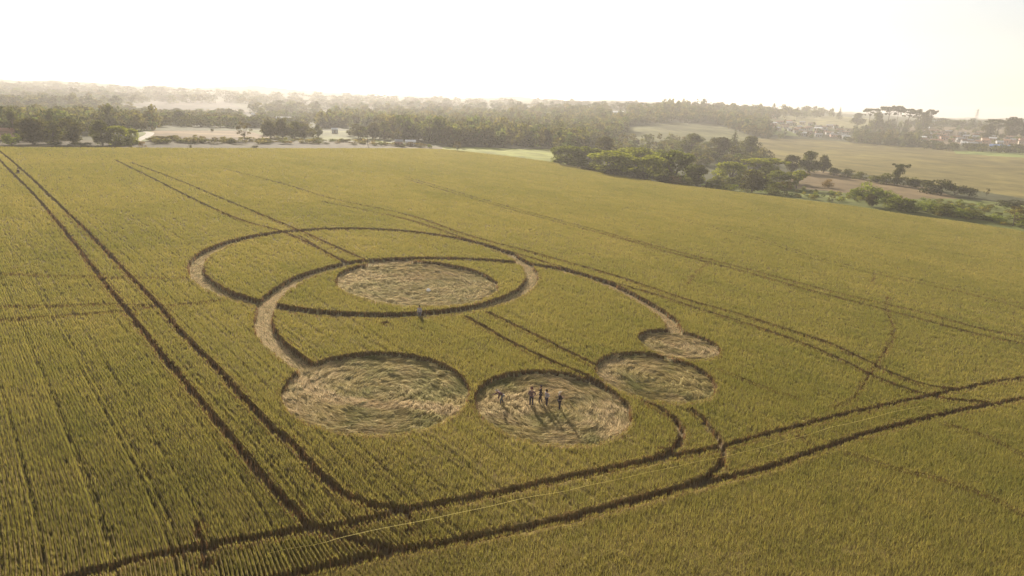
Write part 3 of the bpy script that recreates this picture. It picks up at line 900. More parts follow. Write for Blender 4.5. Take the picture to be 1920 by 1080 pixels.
TREES = [
 # kind, foot x, foot y, height, width, label   (left edge of the picture)
 ('dark round', 63, 271, 52, 62, 'large dark round tree in the clump at the left end of the field'),
 ('mid round', 100, 270, 44, 48, 'mid green tree between the two big dark crowns at the left'),
 ('dark round', 137, 272, 50, 48, 'dark round tree with brownish crown, second big crown of the left clump'),
 ('mid round', 193, 273, 46, 44, 'round tree with clear trunk and yellow green top at the field edge'),
 ('bright green', 226, 272, 40, 40, 'light green tree near the right end of the left clump'),
 ('bright green', 248, 270, 32, 30, 'small light green tree ending the left clump beside the dirt road'),
 ('green bush', 22, 272, 26, 36, 'yellow green bushy tree beside the red roofed house'),
 ('tall dark', 30, 262, 58, 36, 'tall tree rising behind the red roofed house'),
 ('tall dark', 100, 262, 52, 34, 'tall tree behind the dark crowns of the left clump'),
 ('bush', 215, 275, 15, 34, 'low rounded bush at the foot of the light green trees'),
 ('dark bush', 152, 275, 10, 36, 'low dark bush under the second big dark crown'),
 ('dark bush', 105, 274, 9, 30, 'low dark bush at the field edge under the left clump'),
 ('brown bush', 267, 276, 13, 12, 'single dark brown shrub on the field edge below the dirt road'),
 ('dark bush', 357, 278, 7, 5, 'tiny dark shrub alone on the pinkish strip'),
 ('dark bush', 245, 278, 5, 6, 'tiny shrub left of the single brown shrub'),
 ('dark bush', 398, 247, 6, 7, 'tiny shrub on the far edge of the brown field'),
 ('dark bush', 478, 277, 5, 12, 'low dark scrub below the lone open crowned tree'),
 ('thin', 459, 266, 36, 34, 'lone open crowned tree standing in front of the pinkish brown field'),
 ('dark round', 507, 259, 34, 34, 'first hazy tree of the group right of the lone tree'),
 ('dark round', 530, 259, 38, 36, 'hazy tree with pointed top right of the lone tree'),
 ('mid round', 552, 260, 33, 36, 'rounded hazy tree in the middle of the group right of the lone tree'),
 ('dark round', 571, 260, 30, 30, 'last hazy tree of the group right of the lone tree'),
 ('mid round', 597, 257, 22, 20, 'small hazy tree standing apart on the grass left of the white shed'),
 ('dark round', 672, 259, 27, 34, 'hazy round tree right of the white shed'),
 ('dark round', 700, 260, 31, 32, 'left one of two joined hazy trees beyond the white shed'),
 ('mid round', 720, 260, 31, 32, 'right one of two joined hazy trees beyond the white shed'),
 ('thin', 857, 293, 20, 20, 'small pale tree alone on the bright green meadow'),
 ('green bush', 805, 277, 8, 10, 'small yellow green bush where the bright meadow begins'),
 # big trees along the right edge of the field
 ('broad green', 1066, 312, 43, 60, 'big tree at the left end of the grove on the field edge'),
 ('dark round', 1130, 300, 46, 42, 'dark peaked tree behind the left end of the grove'),
 ('broad green', 1100, 312, 40, 56, 'broad tree between the end tree and the dark peaked tree of the grove'),
 ('bright green', 1143, 328, 51, 88, 'widest bright topped tree in the grove on the field edge'),
 ('bright green', 1192, 322, 50, 84, 'bright topped tree in the second rank of the grove'),
 ('bright green', 1213, 338, 54, 68, 'bright topped tree in the middle of the grove'),
 ('broad green', 1232, 322, 46, 60, 'dark green tree behind the middle of the grove'),
 ('broad green', 1264, 342, 66, 78, 'tallest dark green tree at the right end of the grove'),
 ('bright green', 1300, 338, 30, 40, 'low bright tree behind the round tree beside the grove'),
 ('mid round', 1305, 350, 42, 44, 'single round tree with green top at the end of the grove'),
 ('brown bush', 1265, 348, 22, 30, 'pinkish shrub at the foot of the grove'),
 ('bush', 1286, 351, 20, 26, 'low bush between the grove and the single round tree'),
 ('dark bush', 1190, 339, 20, 50, 'dark undergrowth bush below the middle of the grove'),
 ('dark bush', 1110, 326, 18, 50, 'dark undergrowth bush below the left end of the grove'),
 ('dark bush', 1240, 345, 18, 40, 'dark undergrowth bush below the tallest tree of the grove'),
 ('dark bush', 1150, 333, 18, 44, 'dark undergrowth bush below the widest tree of the grove'),
 ('bright green', 1368, 343, 44, 62, 'spreading bright tree right of the single round tree'),
 ('flat bright', 1432, 338, 43, 82, 'wide flat topped bright tree behind the brown round tree'),
 ('dark round', 1409, 361, 44, 56, 'brownish dark round tree at the field edge'),
 ('broad green', 1456, 352, 36, 52, 'spreading tree right of the brownish round tree'),
 ('flat bright', 1493, 354, 36, 38, 'small flat topped tree at the end of the row of bright trees'),
 ('bush', 1345, 356, 20, 46, 'low bush between the single round tree and the brownish round tree'),
 ('green bush', 1370, 357, 15, 40, 'yellow green bush left of the brownish round tree'),
 ('bush', 1455, 365, 24, 36, 'bush right of the brownish dark round tree'),
 ('thin', 1470, 366, 26, 34, 'thin leafy tree between the brownish round tree and the small flat topped tree'),
 ('mid round', 1292, 290, 40, 56, 'hazy round tree behind the grove in front of the valley meadow'),
 ('dark round', 1345, 293, 38, 48, 'dark hazy tree left of the peaked one in the valley'),
 ('tall cone', 1374, 290, 44, 30, 'peaked dark tree in the valley before the meadow'),
 ('mid round', 1406, 292, 36, 44, 'round tree right of the peaked dark tree in the valley'),
 ('bush', 1320, 298, 22, 50, 'hazy bush in the valley behind the grove'),
 ('bush', 1380, 306, 20, 70, 'long hazy bush below the peaked tree in the valley'),
 ('bush', 1260, 276, 18, 50, 'hazy bush beyond the top of the tallest grove tree'),
 # valley on the right
 ('dark round', 1484, 323, 34, 34, 'dark tree at the left of the clump in the valley field'),
 ('mid round', 1517, 325, 42, 48, 'largest tree of the clump in the valley field'),
 ('dark round', 1543, 324, 34, 26, 'dark tree at the right of the clump in the valley field'),
 ('dark bush', 1563, 330, 18, 26, 'dark bush right of the clump in the valley field'),
 ('bush', 1590, 332, 16, 26, 'bush in the line along the lower side of the ploughed field'),
 ('bush', 1612, 336, 15, 24, 'last bush of the line left of the isolated candelabra tree'),
 ('bush', 1645, 343, 18, 34, 'bush left of the candelabra tree in the valley'),
 ('bush', 1662, 345, 22, 28, 'leafy bush against the left side of the candelabra tree'),
 ('candelabra', 1683, 347, 44, 32, 'isolated candelabra tree in the valley below the ploughed field'),
 ('mid round', 1681, 348, 34, 26, 'round leafy tree under the crown of the candelabra tree'),
 ('bush', 1704, 350, 22, 34, 'bush right of the candelabra tree in the valley'),
 ('dark bush', 1728, 354, 20, 32, 'dark bush between the candelabra tree and the largest dark bush'),
 ('dark bush', 1756, 363, 32, 56, 'largest dark bush of the valley line'),
 ('dark bush', 1790, 366, 22, 34, 'dark bush right of the largest one in the valley'),
 ('dark bush', 1817, 369, 20, 26, 'dark bush near the end of the valley line'),
 ('thin', 1848, 371, 18, 10, 'small pointed sapling right of the valley bushes'),
 ('dark bush', 1905, 388, 14, 60, 'low dark bush in the shadowed hollow at the right edge'),
 ('brown bush', 1552, 352, 18, 26, 'brown leafless shrub on the pinkish meadow'),
 ('green bush', 1606, 372, 24, 34, 'light green bush on the left of the scrub by the field edge'),
 ('green bush', 1632, 375, 36, 50, 'tallest light green bush in the scrub by the field edge'),
 ('dark round', 1634, 388, 24, 26, 'small dark round tree at the field edge in the scrub'),
 ('green bush', 1666, 380, 24, 44, 'light green bush right of the tallest one in the scrub'),
 ('broad green', 1688, 394, 26, 44, 'spreading small tree in the scrub by the field edge'),
 ('green bush', 1712, 397, 20, 40, 'bush right of the spreading small tree in the scrub'),
 ('green bush', 1742, 397, 22, 44, 'rounded bush in the middle of the long scrub strip'),
 ('bush', 1768, 404, 24, 40, 'dull green bush further along the scrub strip'),
 ('green bush', 1800, 408, 20, 44, 'low wide bush near the right end of the scrub strip'),
 ('bush', 1825, 410, 18, 40, 'dull low bush near the right end of the scrub strip'),
 ('green bush', 1860, 414, 14, 40, 'low green bush on the grass above the right end of the field edge'),
 ('thin', 1898, 424, 38, 40, 'thin leaved small tree at the right end of the field edge'),
 ('green bush', 1914, 422, 26, 34, 'green bush at the right border beside the thin leaved tree'),
 ('thin', 1560, 380, 14, 20, 'sparse dry sapling on the green verge of the field'),
 # skyline trees on the right hill
 ('candelabra', 1627, 242, 42, 34, 'candelabra tree at the left end of the hilltop row'),
 ('candelabra', 1662, 244, 48, 40, 'candelabra tree with flat crown left of the tallest on the hilltop'),
 ('candelabra', 1678, 244, 50, 24, 'tallest candelabra tree of the hilltop row'),
 ('candelabra', 1700, 246, 46, 44, 'wide flat crowned candelabra tree right of the tallest on the hilltop'),
 ('candelabra', 1717, 246, 42, 32, 'candelabra tree near the right end of the hilltop row'),
 ('mid round', 1728, 246, 34, 30, 'round tree under the leaning candelabra tree'),
 ('mid round', 1640, 246, 36, 30, 'round tree below the left candelabra trees'),
 ('mid round', 1608, 236, 24, 30, 'round tree left of the hilltop candelabra row'),
 ('tall cone', 1573, 224, 22, 14, 'small pointed tree alone on the skyline right of the wood'),
 ('candelabra', 1493, 226, 16, 20, 'dark flat crowned tree before the pale hillside field'),
 ('candelabra', 1866, 262, 42, 48, 'flat crowned tree on the skyline above the town'),
 ('dark round', 1895, 260, 42, 36, 'dark round crowned tree on the skyline at the right'),
 ('dark round', 1925, 262, 38, 36, 'dark tree on the skyline at the right border'),
 ('dark round', 1848, 262, 30, 30, 'dark tree under the left side of the flat crowned skyline tree'),
]
_pz = []
for k, x, y, h, wd, lb in TREES:
    tree(k, x, y, h, wd, lb, 'bush' if 'bush' in k else 'tree')
# the leaning one of the hilltop row
tree('candelabra', 1733, 246, 46, 22, 'slender candelabra tree leaning right at the end of the hilltop row', 'tree', lean=(0.0, 0.22), rot=0.0)

# ------------------------------------------------------------------ woods that read as one mass
_wp = np.random.default_rng(77)
WPROTO = []
for sh, nc, cs in (('round', 130, .085), ('tall', 120, .075), ('round', 130, .085), ('cone', 110, .07), ('wide', 150, .08), ('round', 120, .085)):
    V, C, L = crown_arrays(_wp, sh, nc, cs, (1, 1, 1), .25)
    C[:, 0] = C[:, 1]*.98; C[:, 2] = C[:, 1]
    WPROTO.append((V, C))
def wood(name, label, poly, count, hm, wm, kinds=(0, 1, 2, 4, 5), col=(.065, .070, .028), seed=0, maxd=4500, avoid=()):
    R = np.random.default_rng(seed+200)
    poly = np.asarray(poly, float)
    lo_, hi_ = poly.min(0), poly.max(0)
    Vs, Cs = [], []; n = 0; tries = 0
    while n < count and tries < count*6:
        tries += 1
        x, y = R.uniform(lo_[0], hi_[0]), R.uniform(lo_[1], hi_[1])
        if not in_poly(np.array([x]), np.array([y]), poly)[0]: continue
        if any(in_poly(np.array([x]), np.array([y]), a)[0] for a in avoid): continue
        g = ground(x, y)
        if g is None or math.hypot(g[0], g[1]) > maxd: continue
        V, C = WPROTO[kinds[R.integers(len(kinds))]]
        H = R.uniform(*hm)*(1+.18*(R.uniform() < .12)); Wd = R.uniform(*wm)
        d_ = math.hypot(g[0], g[1])
        if d_ > 1200: H *= 1.15; Wd *= 1.6
        a = R.uniform(0, 6.28); ca, sa = math.cos(a), math.sin(a)
        X = V[:, 0]*ca-V[:, 1]*sa; Y = V[:, 0]*sa+V[:, 1]*ca
        Vs.append(np.column_stack([X*Wd+g[0], Y*Wd+g[1], V[:, 2]*H+g[2]-H*.05]))
        cc = np.array(col)*R.uniform(.6, 1.5)*np.array([R.uniform(.85, 1.35), 1, R.uniform(.8, 1.1)])
        Cs.append(C*cc)
        n += 1
    V = np.concatenate(Vs); C = np.concatenate(Cs)
    o = link(name, mesh_np(name, V, np.arange(len(V)).reshape(-1, 4), C, M_LEAF))
    tag(o, label, 'wood', kind='stuff')
wood('wood', 'dark wood of tall trees behind the clump at the left', [(-160, 262), (-160, 222), (60, 222), (150, 230), (250, 236), (292, 240), (290, 245), (180, 250), (120, 262)], 480, (8, 11.5), (8, 12), (0, 1, 2, 5, 1), (.055, .06, .028), 1)
wood('wood', 'hazy wooded slopes below the far ridge at the left', [(-160, 220), (-160, 205), (100, 204), (250, 206), (300, 214), (480, 214), (640, 222), (640, 240), (480, 240), (300, 240), (150, 226)], 900, (5, 8.5), (9, 14), (0, 1, 2, 4), (.060, .065, .030), 2,
     avoid=([(270, 196), (440, 194), (500, 210), (330, 214), (280, 210)], [(500, 222), (560, 222), (560, 233), (500, 233)], [(462, 208), (490, 208), (490, 226), (462, 226)]))
wood('wood', 'large hazy wood covering the middle of the far slope', [(600, 240), (700, 243), (745, 262), (860, 274), (1040, 277), (1060, 292), (1150, 262), (1185, 237), (1260, 229), (1340, 233), (1420, 258), (1450, 256), (1440, 232), (1450, 214), (1240, 204), (1040, 209), (850, 216), (700, 220), (600, 225)], 2300, (9, 14), (9, 13), (0, 1, 2, 4, 5), (.065, .070, .028), 3, avoid=([(1140, 205), (1180, 205), (1180, 222), (1140, 222)],))
wood('wood', 'pale wooded ridge on the horizon', [(-160, 205), (-160, 163), (100, 160), (300, 171), (600, 181), (850, 189), (1040, 193), (1240, 201), (1240, 206), (1040, 210), (850, 218), (640, 222), (480, 214), (300, 190), (200, 206)], 1100, (8, 15), (12, 18), (0, 2, 4), (.055, .062, .035), 4,
     avoid=([(270, 194), (440, 192), (500, 210), (330, 214), (280, 210)],))
wood('wood', 'wood along the skyline left of the hillside town', [(1240, 201), (1560, 214), (1560, 221), (1440, 224), (1240, 214)], 260, (11, 18), (9, 14), (0, 1, 2, 5), (.06, .065, .03), 5)
wood('wood', 'dark wood beneath the candelabra trees of the hilltop', [(1595, 266), (1600, 250), (1650, 236), (1725, 236), (1745, 256), (1720, 274), (1640, 273)], 150, (9, 14), (7, 11), (0, 2, 5), (.055, .06, .028), 6)
wood('hedge_row', 'dark tree belt dividing the town from the ploughed field', [(1570, 262), (1700, 271), (1920, 284), (2100, 292), (2100, 297), (1920, 290), (1700, 278), (1600, 270)], 190, (6, 9), (7, 10), (0, 2, 5), (.045, .052, .024), 7)
wood('hedge_row', 'scrubby hedge along the strip behind the field at the left', [(275, 262), (500, 263), (700, 266), (800, 274), (800, 278), (600, 271), (275, 270)], 130, (.8, 2.4), (3, 8), (0, 2, 5), (.11, .105, .05), 8)
wood('wood', 'trees scattered among the roofs of the hillside town', [(1440, 262), (1440, 232), (1600, 240), (1740, 236), (2100, 250), (2100, 284), (1740, 268), (1590, 258)], 190, (5, 9), (5, 9), (0, 2, 5), (.06, .068, .028), 9)
wood('wood', 'dark tree line on the skyline above the town', [(1735, 236), (1800, 240), (2100, 252), (2100, 246), (1800, 234), (1735, 230)], 130, (7, 12), (8, 12), (0, 2, 5), (.05, .058, .027), 10)
wood('wood', 'hazy bushes and small trees filling the hollow behind the grove', [(1150, 262), (1230, 262), (1290, 264), (1420, 282), (1445, 300), (1430, 312), (1300, 312), (1200, 296), (1100, 292)], 150, (4, 8.5), (6, 10), (0, 2, 4, 5), (.070, .075, .030), 12)
wood('wood', 'shrubs filling the foot of the hazy tree group right of the lone tree', [(488, 250), (590, 252), (590, 261), (488, 261)], 26, (4, 7.5), (5, 8), (0, 2, 5), (.065, .062, .03), 14)
wood('wood', 'shrubs filling the foot of the two joined hazy trees and the slope beside them', [(655, 252), (740, 252), (745, 263), (655, 262)], 22, (4, 7), (5, 8), (0, 2, 5), (.065, .062, .03), 15)
wood('wood', 'low bushes along the foot of the slope right of the peaked tree', [(1420, 292), (1465, 312), (1440, 322), (1400, 312)], 14, (2.5, 4.5), (5, 8), (0, 2, 5), (.075, .080, .030), 13)
wood('scrub', 'low scrub and rough grass between the field edge and the valley', [(1280, 352), (1400, 362), (1500, 372), (1600, 384), (1700, 399), (1800, 413), (1920, 430), (2100, 452), (2100, 410), (1920, 395), (1800, 380), (1640, 365), (1480, 352), (1300, 338)], 260, (.8, 2.0), (2, 4.5), (0, 5), (.11, .12, .035), 11)

# ------------------------------------------------------------------ houses
M_WALLS = {'white': mat_simple('white_render', (.50, .48, .45), .9, 0, .8, .12), 'cream': mat_simple('cream_render', (.55, .46, .36), .9, 0, .8, .15),
           'pink': mat_simple('pink_render', (.50, .33, .27), .9, 0, .8, .15), 'grey': mat_simple('grey_render', (.35, .34, .33), .9, 0, .8, .15)}
M_ROOFS = {'orange': mat_simple('orange_tiles', (.30, .16, .10), .9, 0, 1.5, .25), 'brown': mat_simple('brown_tiles', (.24, .15, .11), .9, 0, 1.5, .25),
           'grey': mat_simple('grey_sheet', (.34, .34, .35), .7, 0, 1.5, .2), 'white': mat_simple('white_sheet', (.70, .70, .70), .6, 0, 1.0, .1),
           'blue': mat_simple('blue_sheet', (.14, .22, .42), .7, 0, 1.0, .1)}
M_WIN = mat_simple('window_glass', (.05, .06, .07), .2, 0, 1.0, .1)
def boxes(bs):
    V, Fq = [], []
    for (x0, x1, y0, y1, z0, z1) in bs:
        b = len(V)
        V += [(x0, y0, z0), (x1, y0, z0), (x1, y1, z0), (x0, y1, z0), (x0, y0, z1), (x1, y0, z1), (x1, y1, z1), (x0, y1, z1)]
        Fq += [(b, b+3, b+2, b+1), (b+4, b+5, b+6, b+7), (b, b+1, b+5, b+4), (b+1, b+2, b+6, b+5), (b+2, b+3, b+7, b+6), (b+3, b, b+4, b+7)]
    return np.array(V, float), np.array(Fq)
def wall_mesh(mat):       # unit house walls with gables: x -.5...5, y -.5...5, wall to z 1, ridge z 1.6
    V = [(-.5, -.5, -.4), (.5, -.5, -.4), (.5, .5, -.4), (-.5, .5, -.4), (-.5, -.5, 1), (.5, -.5, 1), (.5, .5, 1), (-.5, .5, 1), (-.5, 0, 1.27), (.5, 0, 1.27)]
    Fq = [(0, 1, 5, 4), (2, 3, 7, 6), (1, 2, 6, 5), (3, 0, 4, 7), (4, 7, 8, 8), (5, 9, 6, 6)]
    me = bpy.data.meshes.new('wall')
    me.from_pydata(V, [], [f if f[2] != f[3] else f[:3] for f in Fq]); me.materials.append(mat); me.update()
    return me
def roof_mesh(mat):
    o, t = .56, .06
    pr = [(-.60, .93), (0, 1.30), (.60, .93), (.60, .93+t), (0, 1.30+t), (-.60, .93+t)]
    V = [(x, y, z) for x in (-o, o) for y, z in pr]
    Fq = [(0, 1, 7, 6), (1, 2, 8, 7), (2, 3, 9, 8), (3, 4, 10, 9), (4, 5, 11, 10), (5, 0, 6, 11), (0, 5, 4, 1), (1, 4, 3, 2), (6, 7, 10, 11), (7, 8, 9, 10)]
    me = bpy.data.meshes.new('roof'); me.from_pydata(V, [], Fq); me.materials.append(mat); me.update()
    return me
def win_mesh():
    V, Fq = boxes([(-.07, .07, -.515, -.495, .35, .75)])
    return mesh_np('window', V, Fq, None, M_WIN)
def door_mesh():
    V, Fq = boxes([(-.06, .06, -.52, -.495, -.02, .72)])
    return mesh_np('door', V, Fq, None, M_ROOFS['brown'])
WM = {k: wall_mesh(v) for k, v in M_WALLS.items()}
RM = {k: roof_mesh(v) for k, v in M_ROOFS.items()}
WINM, DOORM = win_mesh(), door_mesh()
def house(px, py, wpx, wall, roof, label, group=None, depth_m=None, hm=3.0, rz=None, cat='house', name='house'):
    g = ground(px, py)
    if g is None: return
    dep = float((g-CP) @ MT[:, 2])
    wm = wpx*dep/FPX
    face = math.atan2(-g[0], g[1])
    e = empty(name, g, face+(random.uniform(-.5, .5) if rz is None else rz))
    s = (wm, depth_m or wm*.75, hm)
    o = link('wall', WM[wall], e); o.scale = s
    o = link('roof', RM[roof], e); o.scale = s
    for k in () if cat == 'shed' else (-.28, .28):
        o = link('window', WINM, e); o.scale = (s[0], s[1], s[2]); o.location = (k*s[0], 0, 0)
    o = link('door', DOORM, e); o.scale = s
    tag(e, label, cat, group)
house(5, 262, 34, 'pink', 'orange', 'red roofed house half hidden by trees at the left border', hm=3.2, rz=.1)
house(476, 221, 8, 'white', 'white', 'small bright white house on the hazy slope above the lone tree', hm=3.5, rz=0)
house(530, 231, 22, 'pink', 'grey', 'pale pinkish farmhouse on the slope behind the hazy tree group', hm=4, rz=.1)
house(628, 250, 11, 'white', 'white', 'white shed standing on the grass right of the hazy tree group', hm=2.5, rz=0, cat='shed', name='shed')
house(748, 274, 14, 'pink', 'grey', 'pinkish farm shed at the field edge, left one of two', hm=2.4, rz=0, cat='shed', name='shed')
house(770, 273, 18, 'white', 'white', 'long white roofed farm shed at the field edge, right one of two', hm=2.2, rz=0, cat='shed', name='shed')
house(1159, 216, 18, 'white', 'white', 'long white building among the trees of the far wood', hm=4, rz=0, cat='building', name='building')
house(1390, 206, 12, 'pink', 'orange', 'reddish house on the wooded skyline', hm=7, rz=0)
house(1448, 221, 14, 'pink', 'orange', 'pinkish house with orange roof at the left end of the town', hm=5, rz=.2)
house(1479, 235, 9, 'white', 'white', 'bright white house at the left end of the town', hm=4.5, rz=.1)
house(1872, 283, 28, 'white', 'blue', 'long blue roofed shed at the lower right edge of the town', hm=5, rz=0, cat='shed', name='shed')
house(1606, 226, 14, 'white', 'grey', 'pale house on the skyline left of the candelabra trees', hm=5, rz=0)
house(1755, 233, 26, 'grey', 'grey', 'long grey building on the skyline right of the candelabra trees', hm=6, rz=0, cat='building', name='building')
house(1732, 244, 16, 'white', 'white', 'white roofed house just below the leaning candelabra tree', hm=4, rz=0)
house(1565, 256, 12, 'white', 'grey', 'white house at the lower edge of the left part of the town', hm=4, rz=0)
house(1585, 262, 12, 'white', 'white', 'white house beside the dark wood at the lower edge of the town', hm=4, rz=.2)
house(1755, 270, 18, 'cream', 'orange', 'orange roofed house in the lowest row of the right part of the town', hm=4, rz=.1)
TOWN = [[(1450, 228), (1560, 238), (1600, 250), (1570, 262), (1500, 256), (1445, 242)], [(1700, 258), (1740, 250), (2060, 258), (2060, 288), (1800, 275), (1700, 268)]]
hr = random.Random(3); placed = []
RL = ['orange', 'brown', 'grey', 'white', 'orange', 'brown']; WL = ['white', 'cream', 'pink', 'grey']
for zone, cnt in ((0, 34), (1, 78)):
    poly = TOWN[zone]; n = 0; tries = 0
    while n < cnt and tries < 4000:
        tries += 1
        x = hr.uniform(min(p[0] for p in poly), max(p[0] for p in poly)); y = hr.uniform(min(p[1] for p in poly), max(p[1] for p in poly))
        if not in_poly(np.array([x]), np.array([y]), poly)[0]: continue
        if any(abs(x-a) < 9 and abs(y-b) < 3.2 for a, b in placed): continue
        placed.append((x, y)); n += 1
        rf, wl = RL[hr.randrange(6)], WL[hr.randrange(4)]
        side = 'left' if zone == 0 else 'right'
        if zone == 0:
            mark = ['beside the bright white house', 'below the flat crowned skyline tree', 'under the pale hillside field', 'next to the dark hilltop wood'][min(3, int((x-1445)/39))]
            row = ['upper', 'middle', 'lower'][0 if y < 241 else 1 if y < 250 else 2]
        else:
            mark = ['beside the dark hilltop wood', 'by the orange roofed house', 'below the lattice mast', 'above the blue roofed shed', 'under the dark skyline trees', 'at the far right edge'][min(5, max(0, int((x-1700)/42)))]
            b = 252+(x-1700)*.02
            row = ['top', 'upper', 'middle', 'lowest'][0 if y < b+4 else 1 if y < b+9 else 2 if y < b+15 else 3]
        house(x, y, hr.uniform(8, 13), wl, rf, f'small {wl} house with {rf} roof, {row} town row {mark}',
              f'houses in the {side} part of the hillside town', hm=hr.uniform(3, 4.5))

# lattice mast on the skyline
def mast():
    g = ground(1826, 240)
    if g is None: return
    g = np.array(g)
    dep = float((g-CP) @ MT[:, 2]); H = 34*dep/FPX; wv = H*.10
    bs = []; V = []; Fq = []
    def bar(p0, p1, r):
        p0, p1 = np.array(p0, float), np.array(p1, float); d = p1-p0; d /= np.linalg.norm(d)
        a = np.cross(d, [.31, .2, .9]); a /= np.linalg.norm(a); b = np.cross(d, a); k = len(V)
        for p in (p0, p1):
            for s, t in ((1, 1), (-1, 1), (-1, -1), (1, -1)): V.append(p+(a*s+b*t)*r)
        for i in range(4):
            j = (i+1) % 4; Fq.append((k+i, k+j, k+4+j, k+4+i))
    N = 8
    def c(i, k):
        t = k/N; s = wv*(1-.8*t); return ((-s, s, s, -s)[i], (-s, -s, s, s)[i], H*t)
    for i in range(4):
        for k in range(N):
            bar(c(i, k), c(i, k+1), .08); bar(c(i, k), c((i+1) % 4, k+1), .05); bar(c((i+1) % 4, k), c(i, k+1), .05)
    for z in (.80, .92):
        bar((-wv*1.7, 0, H*z), (wv*1.7, 0, H*z), .12)
    o = link('lattice_mast', mesh_np('lattice_mast', np.array(V), np.array(Fq), None, M_ROOFS['grey']), None, g)
    tag(o, 'faint grey steel lattice mast standing on the skyline above the town', 'mast')
mast()

# ------------------------------------------------------------------ rope over the wheat
M_ROPE = mat_simple('yellow_rope', (.62, .50, .14), .7, 0, 5, .1)
def tube_mesh(name, pts, r, mat, n=6, close=True):
    pts = np.asarray(pts, float); N = len(pts)
    t = np.gradient(pts, axis=0); t /= np.linalg.norm(t, axis=1)[:, None]
    a = np.cross(t, [0, 0, 1.0]); a /= np.linalg.norm(a, axis=1)[:, None]; b = np.cross(t, a)
    rr = np.full(N, r) if np.isscalar(r) else np.asarray(r)
    V = np.stack([pts+(a*math.cos(2*math.pi*i/n)+b*math.sin(2*math.pi*i/n))*rr[:, None] for i in range(n)], 1)
    idx = np.arange(N*n).reshape(N, n)
    Fq = np.stack([idx[:-1], np.roll(idx, -1, 1)[:-1], np.roll(idx, -1, 1)[1:], idx[1:]], -1).reshape(-1, 4)
    return mesh_np(name, V.reshape(-1, 3), Fq, None, mat, True)
def rope():
    px = [500, 560, 650, 750, 850, 1000, 1100, 1200, 1300, 1400, 1540, 1620, 1690, 1740]
    py = [1029, 1019, 1006, 985, 965, 931, 908, 886, 864, 843, 806, 788, 768, 757]
    q = smooth_poly(P(px, py, .82), .5)
    x = proj(W(np.column_stack([q, np.full(len(q), .82)])))[0]
    # it lies on the ears here and sinks among them there
    zz = np.interp(x, [480, 600, 640, 990, 1060, 1380, 1530, 1560, 1650, 1720, 1760], [.50, .60, .86, .85, .68, .66, .70, .86, .86, .70, .5])
    zz = zz+.02*np.sin(np.arange(len(q))*.7)
    o = link('rope', tube_mesh('rope', W(np.column_stack([q, zz])), .013, M_ROPE))
    tag(o, 'long thin yellow rope lying over the wheat between the two headland tracks', 'rope')
rope()

# ------------------------------------------------------------------ people
def skin(name, verts, edges, mat, parent, sub=1, smooth=True):
    """one smooth surface grown round a skeleton of (x, y, z, radius) joints; the first joint is the root"""
    me = bpy.data.meshes.new(name)
    me.from_pydata([v[:3] for v in verts], edges, [])
    o = bpy.data.objects.new(name, me); COL.objects.link(o)
    md = o.modifiers.new('s', 'SKIN'); md.use_smooth_shade = smooth
    sv = me.skin_vertices[0].data if me.skin_vertices else None
    if sv is None:
        bpy.context.view_layer.objects.active = o
    for i, v in enumerate(verts):
        r = v[3] if isinstance(v[3], tuple) else (v[3], v[3])
        sv[i].radius = r
    sv[0].use_root = True
    ss = o.modifiers.new('u', 'SUBSURF'); ss.levels = sub; ss.render_levels = sub
    dg = bpy.context.evaluated_depsgraph_get(); dg.update()
    nm = bpy.data.meshes.new_from_object(o.evaluated_get(dg), depsgraph=dg)
    nm.name = name
    bpy.data.objects.remove(o); bpy.data.meshes.remove(me)
    nm.materials.clear(); nm.materials.append(mat)
    for p in nm.polygons: p.use_smooth = True
    return link(name, nm, parent)

def ensure_skin(me):
    return me.skin_vertices

